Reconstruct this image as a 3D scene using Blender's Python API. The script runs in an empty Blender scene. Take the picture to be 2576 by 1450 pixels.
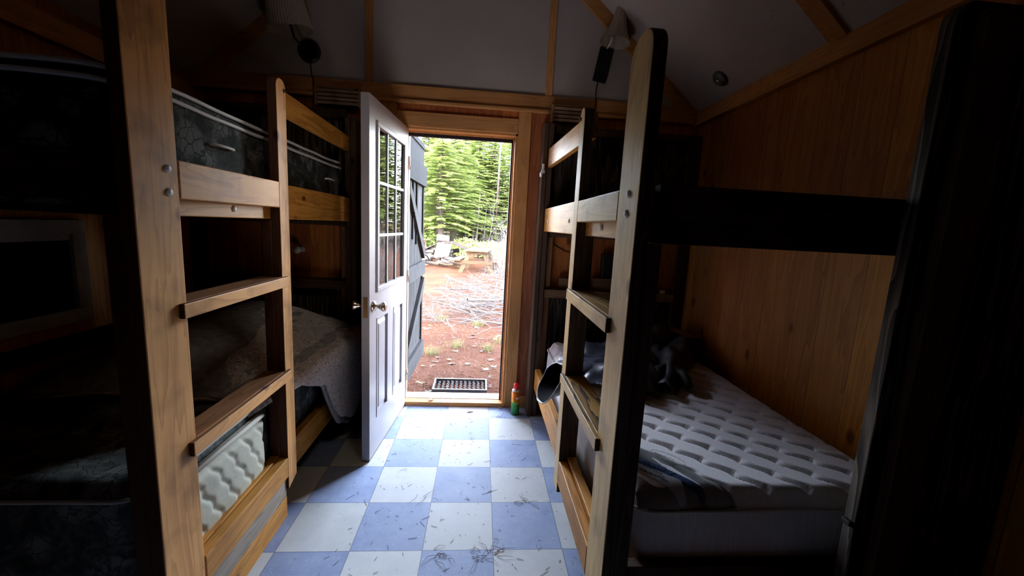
import bpy, bmesh, math, random
from mathutils import Vector, Matrix, Euler, noise
random.seed(7)
scene = bpy.context.scene
COL = scene.collection
PI = math.pi

# ------------------------------------------------------------------ camera
F, PITCH, YAW, ROLL = 1015.85, 0.150652, 0.0816813, 0.0532230
CAM = Vector((-0.106335, -2.786049, 1.397046))
def camera():
    cp, sp, cy, sy = math.cos(PITCH), math.sin(PITCH), math.cos(YAW), math.sin(YAW)
    f = Vector((sy*cp, cy*cp, -sp)); r = Vector((cy, -sy, 0)); u = r.cross(f)
    cr, sr = math.cos(ROLL), math.sin(ROLL)
    r2 = cr*r + sr*u; u2 = -sr*r + cr*u
    m = Matrix((r2, u2, -f)).transposed().to_4x4(); m.translation = CAM
    cd = bpy.data.cameras.new('camera'); cd.sensor_width = 36; cd.lens = F/2576*36
    cd.clip_start = .02; cd.clip_end = 300
    c = bpy.data.objects.new('camera', cd); c.matrix_world = m; COL.objects.link(c)
    scene.camera = c
camera()

# ------------------------------------------------------------------ materials
def newmat(name):
    m = bpy.data.materials.new(name); m.use_nodes = True
    nt = m.node_tree; nt.nodes.clear()
    out = nt.nodes.new('ShaderNodeOutputMaterial')
    b = nt.nodes.new('ShaderNodeBsdfPrincipled')
    nt.links.new(b.outputs[0], out.inputs[0])
    return m, nt, b
def N(nt, t, **kw):
    n = nt.nodes.new(t)
    for k, v in kw.items():
        if k.startswith('i_'):
            key = k[2:]
            key = int(key) if key.isdigit() else key.replace('_', ' ')
            n.inputs[key].default_value = v
        else: setattr(n, k, v)
    return n
def L(nt, a, b): nt.links.new(a, b)
def rgb(c): return (c[0], c[1], c[2], 1)
def ramp(nt, fac, stops):
    r = N(nt, 'ShaderNodeValToRGB'); e = r.color_ramp.elements
    while len(e) < len(stops): e.new(.5)
    for i, (p, c) in enumerate(stops): e[i].position = p; e[i].color = rgb(c)
    L(nt, fac, r.inputs[0]); return r.outputs[0]
def mixc(nt, fac, a, b, mode='MIX'):
    m = N(nt, 'ShaderNodeMix', data_type='RGBA', blend_type=mode)
    if isinstance(fac, (int, float)): m.inputs[0].default_value = fac
    else: L(nt, fac, m.inputs[0])
    for s, v in ((6, a), (7, b)):
        if isinstance(v, tuple): m.inputs[s].default_value = rgb(v)
        else: L(nt, v, m.inputs[s])
    return m.outputs[2]
def math_(nt, op, a, b=0.0):
    m = N(nt, 'ShaderNodeMath', operation=op)
    for s, v in ((0, a), (1, b)):
        if isinstance(v, (int, float)): m.inputs[s].default_value = v
        else: L(nt, v, m.inputs[s])
    return m.outputs[0]
def bump(nt, b, h, strength=.2, dist=.01):
    n = N(nt, 'ShaderNodeBump'); n.inputs['Strength'].default_value = strength
    n.inputs['Distance'].default_value = dist
    L(nt, h, n.inputs['Height']); L(nt, n.outputs[0], b.inputs['Normal'])
def objco(nt, rnd=True):
    tc = N(nt, 'ShaderNodeTexCoord')
    if not rnd: return tc.outputs['Object']
    oi = N(nt, 'ShaderNodeObjectInfo')
    v = N(nt, 'ShaderNodeVectorMath', operation='SCALE'); v.inputs[0].default_value = (37, 53, 71)
    L(nt, oi.outputs['Random'], v.inputs['Scale'])
    a = N(nt, 'ShaderNodeVectorMath', operation='ADD')
    L(nt, tc.outputs['Object'], a.inputs[0]); L(nt, v.outputs[0], a.inputs[1])
    return a.outputs[0]

_wc = {}
def wood(axis='Y', base=(.47, .27, .115), dark=(.23, .105, .038), rough=.42, knots=True, stain_shade=0.0, key='pine', contrast=1.0, spec=.28):
    """sawn pine board, grain along the given object axis"""
    k = (axis, base, dark, rough, knots, stain_shade, key)
    if k in _wc: return _wc[k]
    m, nt, b = newmat('wood_%s_%s' % (key, axis))
    co = objco(nt)
    ai = 'XYZ'.index(axis)
    sc = [11, 11, 11]; sc[ai] = .9
    mp = N(nt, 'ShaderNodeMapping'); mp.inputs['Scale'].default_value = sc; L(nt, co, mp.inputs[0])
    n1 = N(nt, 'ShaderNodeTexNoise'); n1.inputs['Scale'].default_value = 1.0; n1.inputs['Detail'].default_value = 3
    n1.inputs['Distortion'].default_value = .6; L(nt, mp.outputs[0], n1.inputs[0])
    rings = math_(nt, 'FRACT', math_(nt, 'MULTIPLY', n1.outputs[0], 9.0))
    rings = math_(nt, 'POWER', rings, 2.2)
    sc2 = [160, 160, 160]; sc2[ai] = 4
    mp2 = N(nt, 'ShaderNodeMapping'); mp2.inputs['Scale'].default_value = sc2; L(nt, co, mp2.inputs[0])
    n2 = N(nt, 'ShaderNodeTexNoise'); n2.inputs['Scale'].default_value = 1; L(nt, mp2.outputs[0], n2.inputs[0])
    f = math_(nt, 'ADD', math_(nt, 'MULTIPLY', rings, .55*contrast), math_(nt, 'MULTIPLY', n2.outputs[0], .35))
    c = ramp(nt, f, [(0.1, base), (.95, dark)])
    n3 = N(nt, 'ShaderNodeTexNoise'); n3.inputs['Scale'].default_value = 2.3; n3.inputs['Detail'].default_value = 2; L(nt, co, n3.inputs[0])
    c = mixc(nt, 1.0, c, ramp(nt, n3.outputs[0], [(.3, (.72, .68, .66)), (.7, (1.1, 1.08, 1.05))]), 'MULTIPLY')
    if stain_shade:
        n4 = N(nt, 'ShaderNodeTexNoise'); n4.inputs['Scale'].default_value = 7; n4.inputs['Detail'].default_value = 5; L(nt, co, n4.inputs[0])
        s = ramp(nt, n4.outputs[0], [(.52, (1, 1, 1)), (.75, (.3, .27, .26))])
        c = mixc(nt, stain_shade, c, s, 'MULTIPLY')
    if knots:
        sc3 = [7.5, 7.5, 7.5]; sc3[ai] = 4.2
        mp3 = N(nt, 'ShaderNodeMapping'); mp3.inputs['Scale'].default_value = sc3; L(nt, co, mp3.inputs[0])
        v = N(nt, 'ShaderNodeTexVoronoi'); v.inputs['Scale'].default_value = 1; L(nt, mp3.outputs[0], v.inputs[0])
        kf = ramp(nt, v.outputs['Distance'], [(.05, (.16, .11, .08)), (.085, (.5, .42, .36)), (.13, (1, 1, 1))])
        c = mixc(nt, .9, c, kf, 'MULTIPLY')
    L(nt, c, b.inputs['Base Color'])
    b.inputs['Roughness'].default_value = rough+.15
    b.inputs['Specular IOR Level'].default_value = spec
    bump(nt, b, f, .12, .004)
    _wc[k] = m; return m

def planks(name, base, dark, axis='X', width=.17, rough=.55):
    """wall of vertical boards"""
    m, nt, b = newmat(name)
    tc = N(nt, 'ShaderNodeNewGeometry'); co = tc.outputs['Position']
    sx = N(nt, 'ShaderNodeSeparateXYZ'); L(nt, co, sx.inputs[0])
    t = math_(nt, 'DIVIDE', sx.outputs[axis], width)
    fl = math_(nt, 'FLOOR', t); fr = math_(nt, 'FRACT', t)
    wn = N(nt, 'ShaderNodeTexWhiteNoise', noise_dimensions='1D'); L(nt, fl, wn.inputs['W'])
    mp = N(nt, 'ShaderNodeMapping'); mp.inputs['Scale'].default_value = (13, 13, 1.1); L(nt, co, mp.inputs[0])
    ad = N(nt, 'ShaderNodeVectorMath', operation='ADD'); L(nt, mp.outputs[0], ad.inputs[0])
    sc = N(nt, 'ShaderNodeVectorMath', operation='SCALE'); L(nt, wn.outputs['Color'], sc.inputs[0]); sc.inputs['Scale'].default_value = 40
    L(nt, sc.outputs[0], ad.inputs[1])
    n1 = N(nt, 'ShaderNodeTexNoise'); n1.inputs['Scale'].default_value = 1; n1.inputs['Detail'].default_value = 3; L(nt, ad.outputs[0], n1.inputs[0])
    f = math_(nt, 'FRACT', math_(nt, 'MULTIPLY', n1.outputs[0], 6.0))
    c = ramp(nt, f, [(0, base), (1, dark)])
    c = mixc(nt, 1.0, c, ramp(nt, wn.outputs['Value'], [(0, (.62, .50, .55)), (.5, (.85, .78, .8)), (1, (1.3, 1.3, .9))]), 'MULTIPLY')
    mp3 = N(nt, 'ShaderNodeMapping'); mp3.inputs['Scale'].default_value = (5.5, 5.5, 3.2); L(nt, co, mp3.inputs[0])
    v = N(nt, 'ShaderNodeTexVoronoi'); v.inputs['Scale'].default_value = 1; L(nt, mp3.outputs[0], v.inputs[0])
    kf = ramp(nt, v.outputs['Distance'], [(.06, (.2, .12, .08)), (.1, (.6, .5, .4)), (.14, (1, 1, 1))])
    c = mixc(nt, .85, c, kf, 'MULTIPLY')
    seam = ramp(nt, fr, [(0.0, (.25, .2, .18)), (.025, (1, 1, 1))])
    c = mixc(nt, 1.0, c, seam, 'MULTIPLY')
    L(nt, c, b.inputs['Base Color']); b.inputs['Roughness'].default_value = rough
    return m

def plain(name, c, rough=.6, metal=0, nscale=0, namt=.3, bumps=0, spec=.5, bscale=None):
    m, nt, b = newmat(name)
    b.inputs['Roughness'].default_value = rough; b.inputs['Metallic'].default_value = metal
    b.inputs['Specular IOR Level'].default_value = spec
    b.inputs['Base Color'].default_value = rgb(c)
    if nscale:
        co = objco(nt)
        n = N(nt, 'ShaderNodeTexNoise'); n.inputs['Scale'].default_value = nscale; n.inputs['Detail'].default_value = 5; L(nt, co, n.inputs[0])
        lo = tuple(x*(1-namt) for x in c); hi = tuple(min(1, x*(1+namt)) for x in c)
        L(nt, ramp(nt, n.outputs[0], [(.3, lo), (.7, hi)]), b.inputs['Base Color'])
        if bumps:
            n2 = N(nt, 'ShaderNodeTexNoise'); n2.inputs['Scale'].default_value = bscale or nscale*3; n2.inputs['Detail'].default_value = 3; L(nt, co, n2.inputs[0])
            bump(nt, b, n2.outputs[0], bumps, .01)
    return m

# ------------------------------------------------------------------ mesh builder
class MB:
    def __init__(s): s.bm = bmesh.new()
    def box(s, x0, x1, y0, y1, z0, z1, M=None):
        x0, x1 = sorted((x0, x1)); y0, y1 = sorted((y0, y1)); z0, z1 = sorted((z0, z1))
        vs = [s.bm.verts.new(M @ Vector(p) if M else p) for p in
              [(x0,y0,z0),(x1,y0,z0),(x1,y1,z0),(x0,y1,z0),(x0,y0,z1),(x1,y0,z1),(x1,y1,z1),(x0,y1,z1)]]
        for f in ((0,3,2,1),(4,5,6,7),(0,1,5,4),(1,2,6,5),(2,3,7,6),(3,0,4,7)): s.bm.faces.new([vs[i] for i in f])
        return s
    def hexa(s, pts):
        vs = [s.bm.verts.new(p) for p in pts]
        for f in ((0,3,2,1),(4,5,6,7),(0,1,5,4),(1,2,6,5),(2,3,7,6),(3,0,4,7)): s.bm.faces.new([vs[i] for i in f])
        return s
    def prism(s, pts, ext):
        """polygon pts (3d) extruded by vector"""
        e = Vector(ext); a = [s.bm.verts.new(p) for p in pts]; b = [s.bm.verts.new(Vector(p)+e) for p in pts]
        s.bm.faces.new(a); s.bm.faces.new(b[::-1]); n = len(pts)
        for i in range(n): s.bm.faces.new([a[i], b[i], b[(i+1) % n], a[(i+1) % n]])
        return s
    def tube(s, pts, r, seg=8, caps=True):
        pts = [Vector(p) for p in pts]; n = len(pts)
        rs = r if isinstance(r, (list, tuple)) else [r]*n
        rings = []; up = None
        for i, p in enumerate(pts):
            d = (pts[min(i+1, n-1)] - pts[max(i-1, 0)])
            if d.length < 1e-9: d = Vector((0, 0, 1))
            d.normalize()
            if up is None:
                up = d.orthogonal().normalized()
            else:
                up = (up - d*up.dot(d))
                up = up.normalized() if up.length > 1e-6 else d.orthogonal().normalized()
            w = d.cross(up)
            rings.append([s.bm.verts.new(p + (up*math.cos(2*PI*k/seg) + w*math.sin(2*PI*k/seg))*rs[i]) for k in range(seg)])
        for i in range(n-1):
            for k in range(seg):
                s.bm.faces.new([rings[i][k], rings[i][(k+1) % seg], rings[i+1][(k+1) % seg], rings[i+1][k]])
        if caps and seg > 2:
            s.bm.faces.new(rings[0][::-1]); s.bm.faces.new(rings[-1])
        return s
    def lathe(s, prof, c=(0, 0, 0), seg=32, M=None, caps=True, pleat=0, npl=0):
        c = Vector(c); rings = []
        for (r, z) in prof:
            ring = []
            for k in range(seg):
                a = 2*PI*k/seg; rr = r*(1 + (pleat*(k % 2)))
                p = Vector((rr*math.cos(a), rr*math.sin(a), z))
                ring.append(s.bm.verts.new((M @ p if M else p) + c))
            rings.append(ring)
        for i in range(len(rings)-1):
            for k in range(seg):
                s.bm.faces.new([rings[i][k], rings[i][(k+1) % seg], rings[i+1][(k+1) % seg], rings[i+1][k]])
        if caps:
            s.bm.faces.new(rings[0][::-1]); s.bm.faces.new(rings[-1])
        return s
    def grid(s, nu, nv, fn):
        g = [[s.bm.verts.new(fn(i/(nu-1), j/(nv-1))) for j in range(nv)] for i in range(nu)]
        for i in range(nu-1):
            for j in range(nv-1): s.bm.faces.new([g[i][j], g[i+1][j], g[i+1][j+1], g[i][j+1]])
        return g
    def bevel(s, w, seg=2):
        bmesh.ops.bevel(s.bm, geom=list(s.bm.edges), offset=w, segments=seg, affect='EDGES', profile=.6, clamp_overlap=True); return s
    def build(s, name, mat, parent=None, smooth=False, origin=None, bev=0, frame=None):
        """verts are in world coordinates (or in frame's coordinates); object origin goes to the bbox centre"""
        bm = s.bm
        bmesh.ops.recalc_face_normals(bm, faces=list(bm.faces))
        me = bpy.data.meshes.new(name)
        if frame is not None: bm.transform(frame)
        if origin is None:
            xs = [v.co for v in bm.verts]
            lo = Vector([min(c[i] for c in xs) for i in range(3)]); hi = Vector([max(c[i] for c in xs) for i in range(3)])
            origin = (lo+hi)/2
        origin = Vector(origin)
        bmesh.ops.translate(bm, verts=list(bm.verts), vec=-origin)
        bm.to_mesh(me); bm.free()
        o = bpy.data.objects.new(name, me); COL.objects.link(o)
        for mm in (mat if isinstance(mat, list) else [mat]): me.materials.append(mm)
        if parent is not None:
            o.parent = parent; o.matrix_parent_inverse = Matrix.Identity(4)
            o.location = origin - wloc(parent)
        else: o.location = origin
        if smooth:
            for p in me.polygons: p.use_smooth = True
        if bev:
            md = o.modifiers.new('bevel', 'BEVEL'); md.width = bev; md.segments = 2; md.limit_method = 'ANGLE'; md.angle_limit = .6
        return o
def wloc(o):
    v = Vector((0, 0, 0))
    while o is not None: v += o.location; o = o.parent
    return v
def tag(o, label=None, cat=None, group=None, kind=None):
    if label: o['label'] = label
    if cat: o['category'] = cat
    if group: o['group'] = group
    if kind: o['kind'] = kind
    return o
def thing(name, label, cat, loc=(0, 0, 0), group=None, kind=None):
    o = bpy.data.objects.new(name, None); COL.objects.link(o); o.location = loc; o.empty_display_size = .1
    return tag(o, label, cat, group, kind)
def struct(o, label=None): return tag(o, label, None, None, 'structure')
def copy_tree(o, parent=None):
    c = o.copy(); COL.objects.link(c)
    if parent: c.parent = parent
    for ch in list(o.children): copy_tree(ch, c)
    return c
def smoothstep(a, b, x):
    t = max(0, min(1, (x-a)/(b-a))) if a != b else float(x > b); return t*t*(3-2*t)

# ------------------------------------------------------------------ palette
PINE = dict(base=(.50, .285, .125), dark=(.27, .125, .045))
M_pinkpine = lambda ax: wood(ax, (.80, .42, .145), (.48, .22, .07), .4, True, .7, 'weathered', 1.0, .35)
M_gold = lambda ax: wood(ax, (.62, .30, .065), (.30, .115, .02), .33, True, .25, 'varnished')
M_side = lambda ax: wood(ax, (.30, .14, .05), (.16, .07, .025), .5, True, 0, 'shaded_side')  # darker brown for the second-layer boards, their shade put into the colour
M_greenp = lambda ax: wood(ax, (.82, .60, .27), (.52, .33, .12), .36, True, .6, 'oiled', 1.0, .4)
M_trim = lambda ax: wood(ax, (.66, .34, .13), (.46, .21, .07), .5, True, 0, 'trim')
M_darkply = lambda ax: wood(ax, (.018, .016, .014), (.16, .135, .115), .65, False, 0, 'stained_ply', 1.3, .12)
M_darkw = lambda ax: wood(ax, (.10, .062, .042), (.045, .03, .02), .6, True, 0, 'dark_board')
M_red = planks('red_pine_boards', (.62, .24, .08), (.42, .14, .045), 'X', .165)
M_wallboards = planks('pine_wall_boards', (.55, .26, .06), (.40, .16, .03), 'Y', .185)
M_steel = plain('zinc_steel', (.75, .75, .73), .45, .1)
M_black = plain('black_matte', (.012, .012, .013), .55)
M_blackmetal = plain('black_metal', (.02, .02, .022), .45, .3)

def painted_panel():
    m, nt, b = newmat('ceiling_board')
    g = N(nt, 'ShaderNodeNewGeometry')
    n = N(nt, 'ShaderNodeTexNoise'); n.inputs['Scale'].default_value = 1.6; n.inputs['Detail'].default_value = 4; L(nt, g.outputs['Position'], n.inputs[0])
    c = ramp(nt, n.outputs[0], [(.3, (.42, .385, .37)), (.7, (.51, .475, .455))])
    n2 = N(nt, 'ShaderNodeTexNoise'); n2.inputs['Scale'].default_value = 30; n2.inputs['Detail'].default_value = 3; L(nt, g.outputs['Position'], n2.inputs[0])
    c = mixc(nt, 1, c, ramp(nt, n2.outputs[0], [(.26, (.72, .68, .65)), (.33, (1, 1, 1))]), 'MULTIPLY')
    L(nt, c, b.inputs['Base Color']); b.inputs['Roughness'].default_value = .85
    return m
M_panel = painted_panel()

def floor_mat():
    m, nt, b = newmat('checker_vinyl_tiles')
    g = N(nt, 'ShaderNodeNewGeometry'); co = g.outputs['Position']
    s = N(nt, 'ShaderNodeSeparateXYZ'); L(nt, co, s.inputs[0])
    T = .3048
    tx = math_(nt, 'DIVIDE', s.outputs[0], T); ty = math_(nt, 'DIVIDE', s.outputs[1], T)
    fx = math_(nt, 'FLOOR', tx); fy = math_(nt, 'FLOOR', ty)
    par = math_(nt, 'ABSOLUTE', math_(nt, 'MODULO', math_(nt, 'ADD', fx, fy), 2.0))
    cmb = N(nt, 'ShaderNodeCombineXYZ'); L(nt, fx, cmb.inputs[0]); L(nt, fy, cmb.inputs[1])
    wn = N(nt, 'ShaderNodeTexWhiteNoise', noise_dimensions='3D'); L(nt, cmb.outputs[0], wn.inputs['Vector'])
    n = N(nt, 'ShaderNodeTexNoise'); n.inputs['Scale'].default_value = 9; n.inputs['Detail'].default_value = 6; n.inputs['Roughness'].default_value = .65; L(nt, co, n.inputs[0])
    white = ramp(nt, n.outputs[0], [(.3, (.46, .50, .51)), (.7, (.55, .59, .59))])
    blue = ramp(nt, n.outputs[0], [(.3, (.21, .28, .45)), (.7, (.30, .38, .54))])
    c = mixc(nt, par, blue, white)
    c = mixc(nt, 1, c, ramp(nt, wn.outputs['Value'], [(0, (.9, .9, .9)), (1, (1.08, 1.08, 1.08))]), 'MULTIPLY')
    # light flecks and scuffs
    mp = N(nt, 'ShaderNodeMapping'); mp.inputs['Scale'].default_value = (1, 1, 1); L(nt, co, mp.inputs[0])
    v = N(nt, 'ShaderNodeTexNoise'); v.inputs['Scale'].default_value = 75; v.inputs['Detail'].default_value = 2; v.inputs['Distortion'].default_value = 2.5; L(nt, co, v.inputs[0])
    c = mixc(nt, ramp(nt, v.outputs[0], [(.64, (0, 0, 0)), (.72, (.5, .5, .5))]), c, (.62, .65, .68))
    n5 = N(nt, 'ShaderNodeTexNoise'); n5.inputs['Scale'].default_value = 40; n5.inputs['Detail'].default_value = 3; L(nt, co, n5.inputs[0])
    c = mixc(nt, 1, c, ramp(nt, n5.outputs[0], [(.24, (.35, .33, .3)), (.31, (1, 1, 1))]), 'MULTIPLY')
    def edge(t):
        fr = math_(nt, 'FRACT', t); d = math_(nt, 'MINIMUM', fr, math_(nt, 'SUBTRACT', 1.0, fr)); return d
    e = math_(nt, 'MINIMUM', edge(tx), edge(ty))
    c = mixc(nt, 1, c, ramp(nt, e, [(0.0035, (.42, .42, .45)), (.007, (1, 1, 1))]), 'MULTIPLY')
    L(nt, c, b.inputs['Base Color'])
    L(nt, ramp(nt, n.outputs[0], [(.3, (.50, .50, .50)), (.7, (.66, .66, .66))]), b.inputs['Roughness'])
    b.inputs['Specular IOR Level'].default_value = .25
    bump(nt, b, n.outputs[0], .06, .003)
    return m

# ------------------------------------------------------------------ room shell
XL, XR, YB, YN = -2.05, 1.43, .20, -4.3      # left, right, door wall inner face, wall behind camera
ZW = 2.27; RX = (XL+XR)/2; SL = .86; ZR = ZW + (XR-RX)*SL
WT = .16
DX0, DX1, DZ = -.665, .105, 2.03             # door opening
struct(MB().box(XL-.16, XR+.16, YN-.16, YB+WT, -.12, 0).build('floor', floor_mat()), 'blue and white checkerboard vinyl tile floor')
b = MB(); b.box(XL, DX0-.03, YB, YB+WT, 0, ZW); b.box(DX1+.03, XR, YB, YB+WT, 0, ZW); b.box(DX0-.03, DX1+.03, YB, YB+WT, DZ+.03, ZW)
struct(b.build('wall_back', M_red), 'reddish pine board wall around the doorway')
struct(MB().prism([(XL-.1, YB, ZW), (XR+.1, YB, ZW), (RX, YB, ZR+.09)], (0, WT, 0)).build('wall_gable', M_panel), 'pale panelled gable above the doorway')
struct(MB().box(XL-.16, XL, YN, YB+WT, 0, ZW+.05).build('wall_left', M_wallboards))
struct(MB().box(XR, XR+.16, YN, YB+WT, 0, ZW+.05).build('wall_right', M_wallboards), 'pine board wall beside the right bunk')
struct(MB().box(XL-.1, XR+.1, YN-.16, YN, 0, ZR+.1).build('wall_front', plain('dark_paneling', (.05, .03, .02), .7)))
b = MB()
for sx, xw in ((1, XR+.45), (-1, XL-.45)):
    zz = ZR - abs(xw-RX)*SL
    b.prism([(RX, YN-.3, ZR), (xw, YN-.3, zz), (xw, YN-.3, zz+.14), (RX, YN-.3, ZR+.14)], (0, -YN+.3+YB+WT+.35, 0))
struct(b.build('ceiling', M_panel), 'pale sloping ceiling boards')
# belt trims
b = MB(); b.box(XL, XR, YB-.02, YB, 2.215, 2.312); b.box(XL, XR, YB-.038, YB, 2.196, 2.216); b.box(XL, XR, YB-.028, YB, 2.216, 2.226)
struct(b.build('trim_1', M_trim('X'), bev=.003), 'horizontal pine trim board above the doorway')
b = MB(); b.box(XR-.022, XR, YN, YB, 2.195, 2.285); b.box(XR-.035, XR, YN, YB, 2.185, 2.205)
struct(b.build('trim_2', M_trim('Y'), bev=.003))
b = MB(); b.box(XL, XL+.022, YN, YB, 2.11, 2.21); b.box(XL, XL+.03, YN, YB, 2.1, 2.12)
struct(b.build('trim_3', M_trim('Y'), bev=.003))
for i, x in enumerate((-.906, .322)):
    struct(MB().box(x-.024, x+.024, YB-.014, YB, 2.31, ZR-abs(x-RX)*SL).build('trim_%d' % (4+i), M_trim('Z')))
for i, s in enumerate((1, -1)):
    xw = XR if s > 0 else XL; w = .085; zc = ZR-abs(xw-RX)*SL
    pts = [(xw, YB-.018, zc), (RX, YB-.018, ZR), (RX, YB-.018, ZR-w*1.32), (xw, YB-.018, zc-w*1.32)]
    struct(MB().prism(pts, (0, .018, 0)).build('trim_%d' % (6+i), M_trim('X')))
# ceiling battens running up the slope
k = 8
for s in (1, -1):
    for yb in (-1.0, -2.25, -3.5):
        xw = XR if s > 0 else XL
        d = Vector((RX-xw, 0, ZR-(ZW))).normalized(); nrm = Vector((-s*SL, 0, -1)).normalized()
        a0 = Vector((xw, yb-.045, ZW)) + d*.03; a1 = Vector((RX, yb-.045, ZR)); off = nrm*.02
        b = MB(); b.prism([a0, a1, a1+off, a0+off], (0, .09, 0))
        struct(b.build('trim_%d' % k, M_trim('X'))); k += 1
# door casing, jamb, threshold
b = MB()
b.box(.122, .212, YB-.02, YB, 0, 2.197)
struct(b.build('trim_%d' % k, M_trim('Z'), bev=.004)); k += 1
struct(MB().box(-.81, -.722, YB-.02, YB, 0, 2.197).build('trim_%d' % k, M_trim('Z'), bev=.004)); k += 1
struct(MB().box(-.722, .122, YB-.02, YB, 2.045, 2.145).build('trim_%d' % k, M_trim('X'), bev=.004)); k += 1
b = MB()
b.box(DX1, DX1+.03, YB-.012, YB+WT, 0, DZ+.03); b.box(DX0-.03, DX0, YB-.012, YB+WT, 0, DZ+.03); b.box(DX0-.03, DX1+.03, YB-.012, YB+WT, DZ, DZ+.03)
b.box(DX1-.012, DX1, YB+.05, YB+WT, 0, DZ); b.box(DX0, DX0+.012, YB+.05, YB+WT, 0, DZ); b.box(DX0, DX1, YB+.05, YB+WT, DZ-.012, DZ)
struct(b.build('trim_%d' % k, M_trim('Z'), bev=.002), 'inner door jamb of stepped pine strips'); k += 1
b = MB(); b.box(DX1-.022, DX1-.012, YB+.05, YB+.075, .03, DZ-.012); b.box(DX0+.012, DX0+.02, YB+.05, YB+.075, .03, DZ-.012); b.box(DX0+.012, DX1-.012, YB+.05, YB+.075, DZ-.034, DZ-.012)
struct(b.build('trim_%d' % k, plain('black_weatherstrip', (.015, .013, .02), .5)), 'black weatherstrip in the doorway'); k += 1
struct(MB().box(DX0-.03, DX1+.03, YB-.02, YB+.055, 0, .032).build('trim_%d' % k, M_trim('X'), bev=.004), 'pine door sill'); k += 1
b = MB(); b.box(DX0, DX1, YB+.055, YB+WT+.03, -.02, .024); b.box(DX0, DX1, YB+.055, YB+.075, .02, .036)
struct(b.build('trim_%d' % k, plain('aluminium_threshold', (.75, .76, .76), .4, .6, 20, .15), bev=.003), 'pale metal threshold'); k += 1
struct(MB().box(.213, XR, YB-.015, YB, 0, .095).build('baseboard_back', M_trim('X'), bev=.003))
struct(MB().box(XL, -.812, YB-.015, YB, 0, .095).build('baseboard_left', M_trim('X'), bev=.003))
# window on the left wall, shuttered dark
wf = MB()
for (y0, y1, z0, z1, t) in ((-1.75, -.66, 1.255, 1.32, .03), (-1.75, -.66, .835, .9, .03), (-.725, -.66, .9, 1.255, .03), (-1.75, -1.685, .9, 1.255, .03),
                            (-1.685, -.725, 1.225, 1.255, .016), (-1.2, -1.17, .9, 1.255, .02)):
    wf.box(XL, XL+t, y0, y1, z0, z1)
w1 = struct(wf.build('window_1', plain('grey_window_frame', (.34, .33, .33), .6, 0, 8, .2), bev=.003), 'dark shuttered window with a grey frame behind the left bunk')
MB().box(XL+.001, XL+.008, -1.685, -.725, .9, 1.255).build('window_pane', plain('dark_glass', (.008, .008, .01), .08), w1)
# ledge under window
struct(MB().box(XL, XL+.04, -2.6, .05, .70, .775).build('trim_%d' % k, M_darkw('Y'), bev=.003)); k += 1

# ------------------------------------------------------------------ bunk beds
def rounded_post(b, xa, xb, y0, y1, z0, z1, r=.055, chamfer=0):
    """board in the y-z plane with rounded top corners"""
    pts = [(y0, z0+chamfer), (y1, z0)]
    for i in range(7):
        a = i/6*PI/2; pts.append((y1-r+r*math.cos(a), z1-r+r*math.sin(a)))
    for i in range(7):
        a = PI/2 + i/6*PI/2; pts.append((y0+r+r*math.cos(a), z1-r+r*math.sin(a)))
    x0, x1 = sorted((xa, xb))
    b.prism([(x0, p[0], p[1]) for p in pts], (x1-x0, 0, 0)); return b
def stain_shade(o, mat, axis, lim=.6, sign=0):
    """give the faces looking along an axis their own colour, shade included"""
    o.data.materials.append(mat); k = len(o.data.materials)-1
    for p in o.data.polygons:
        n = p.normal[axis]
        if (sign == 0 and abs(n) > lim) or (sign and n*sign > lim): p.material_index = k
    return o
def bolt(parent, x, y, z, s, r=.011):
    b = MB(); R = Matrix.Rotation(s*PI/2, 4, 'Y')
    b.lathe([(r, 0), (r, .002), (r*.8, .005), (r*.35, .007)], (x, y, z), 14, R)
    return b.build('bolt', M_steel, parent, smooth=True)
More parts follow.
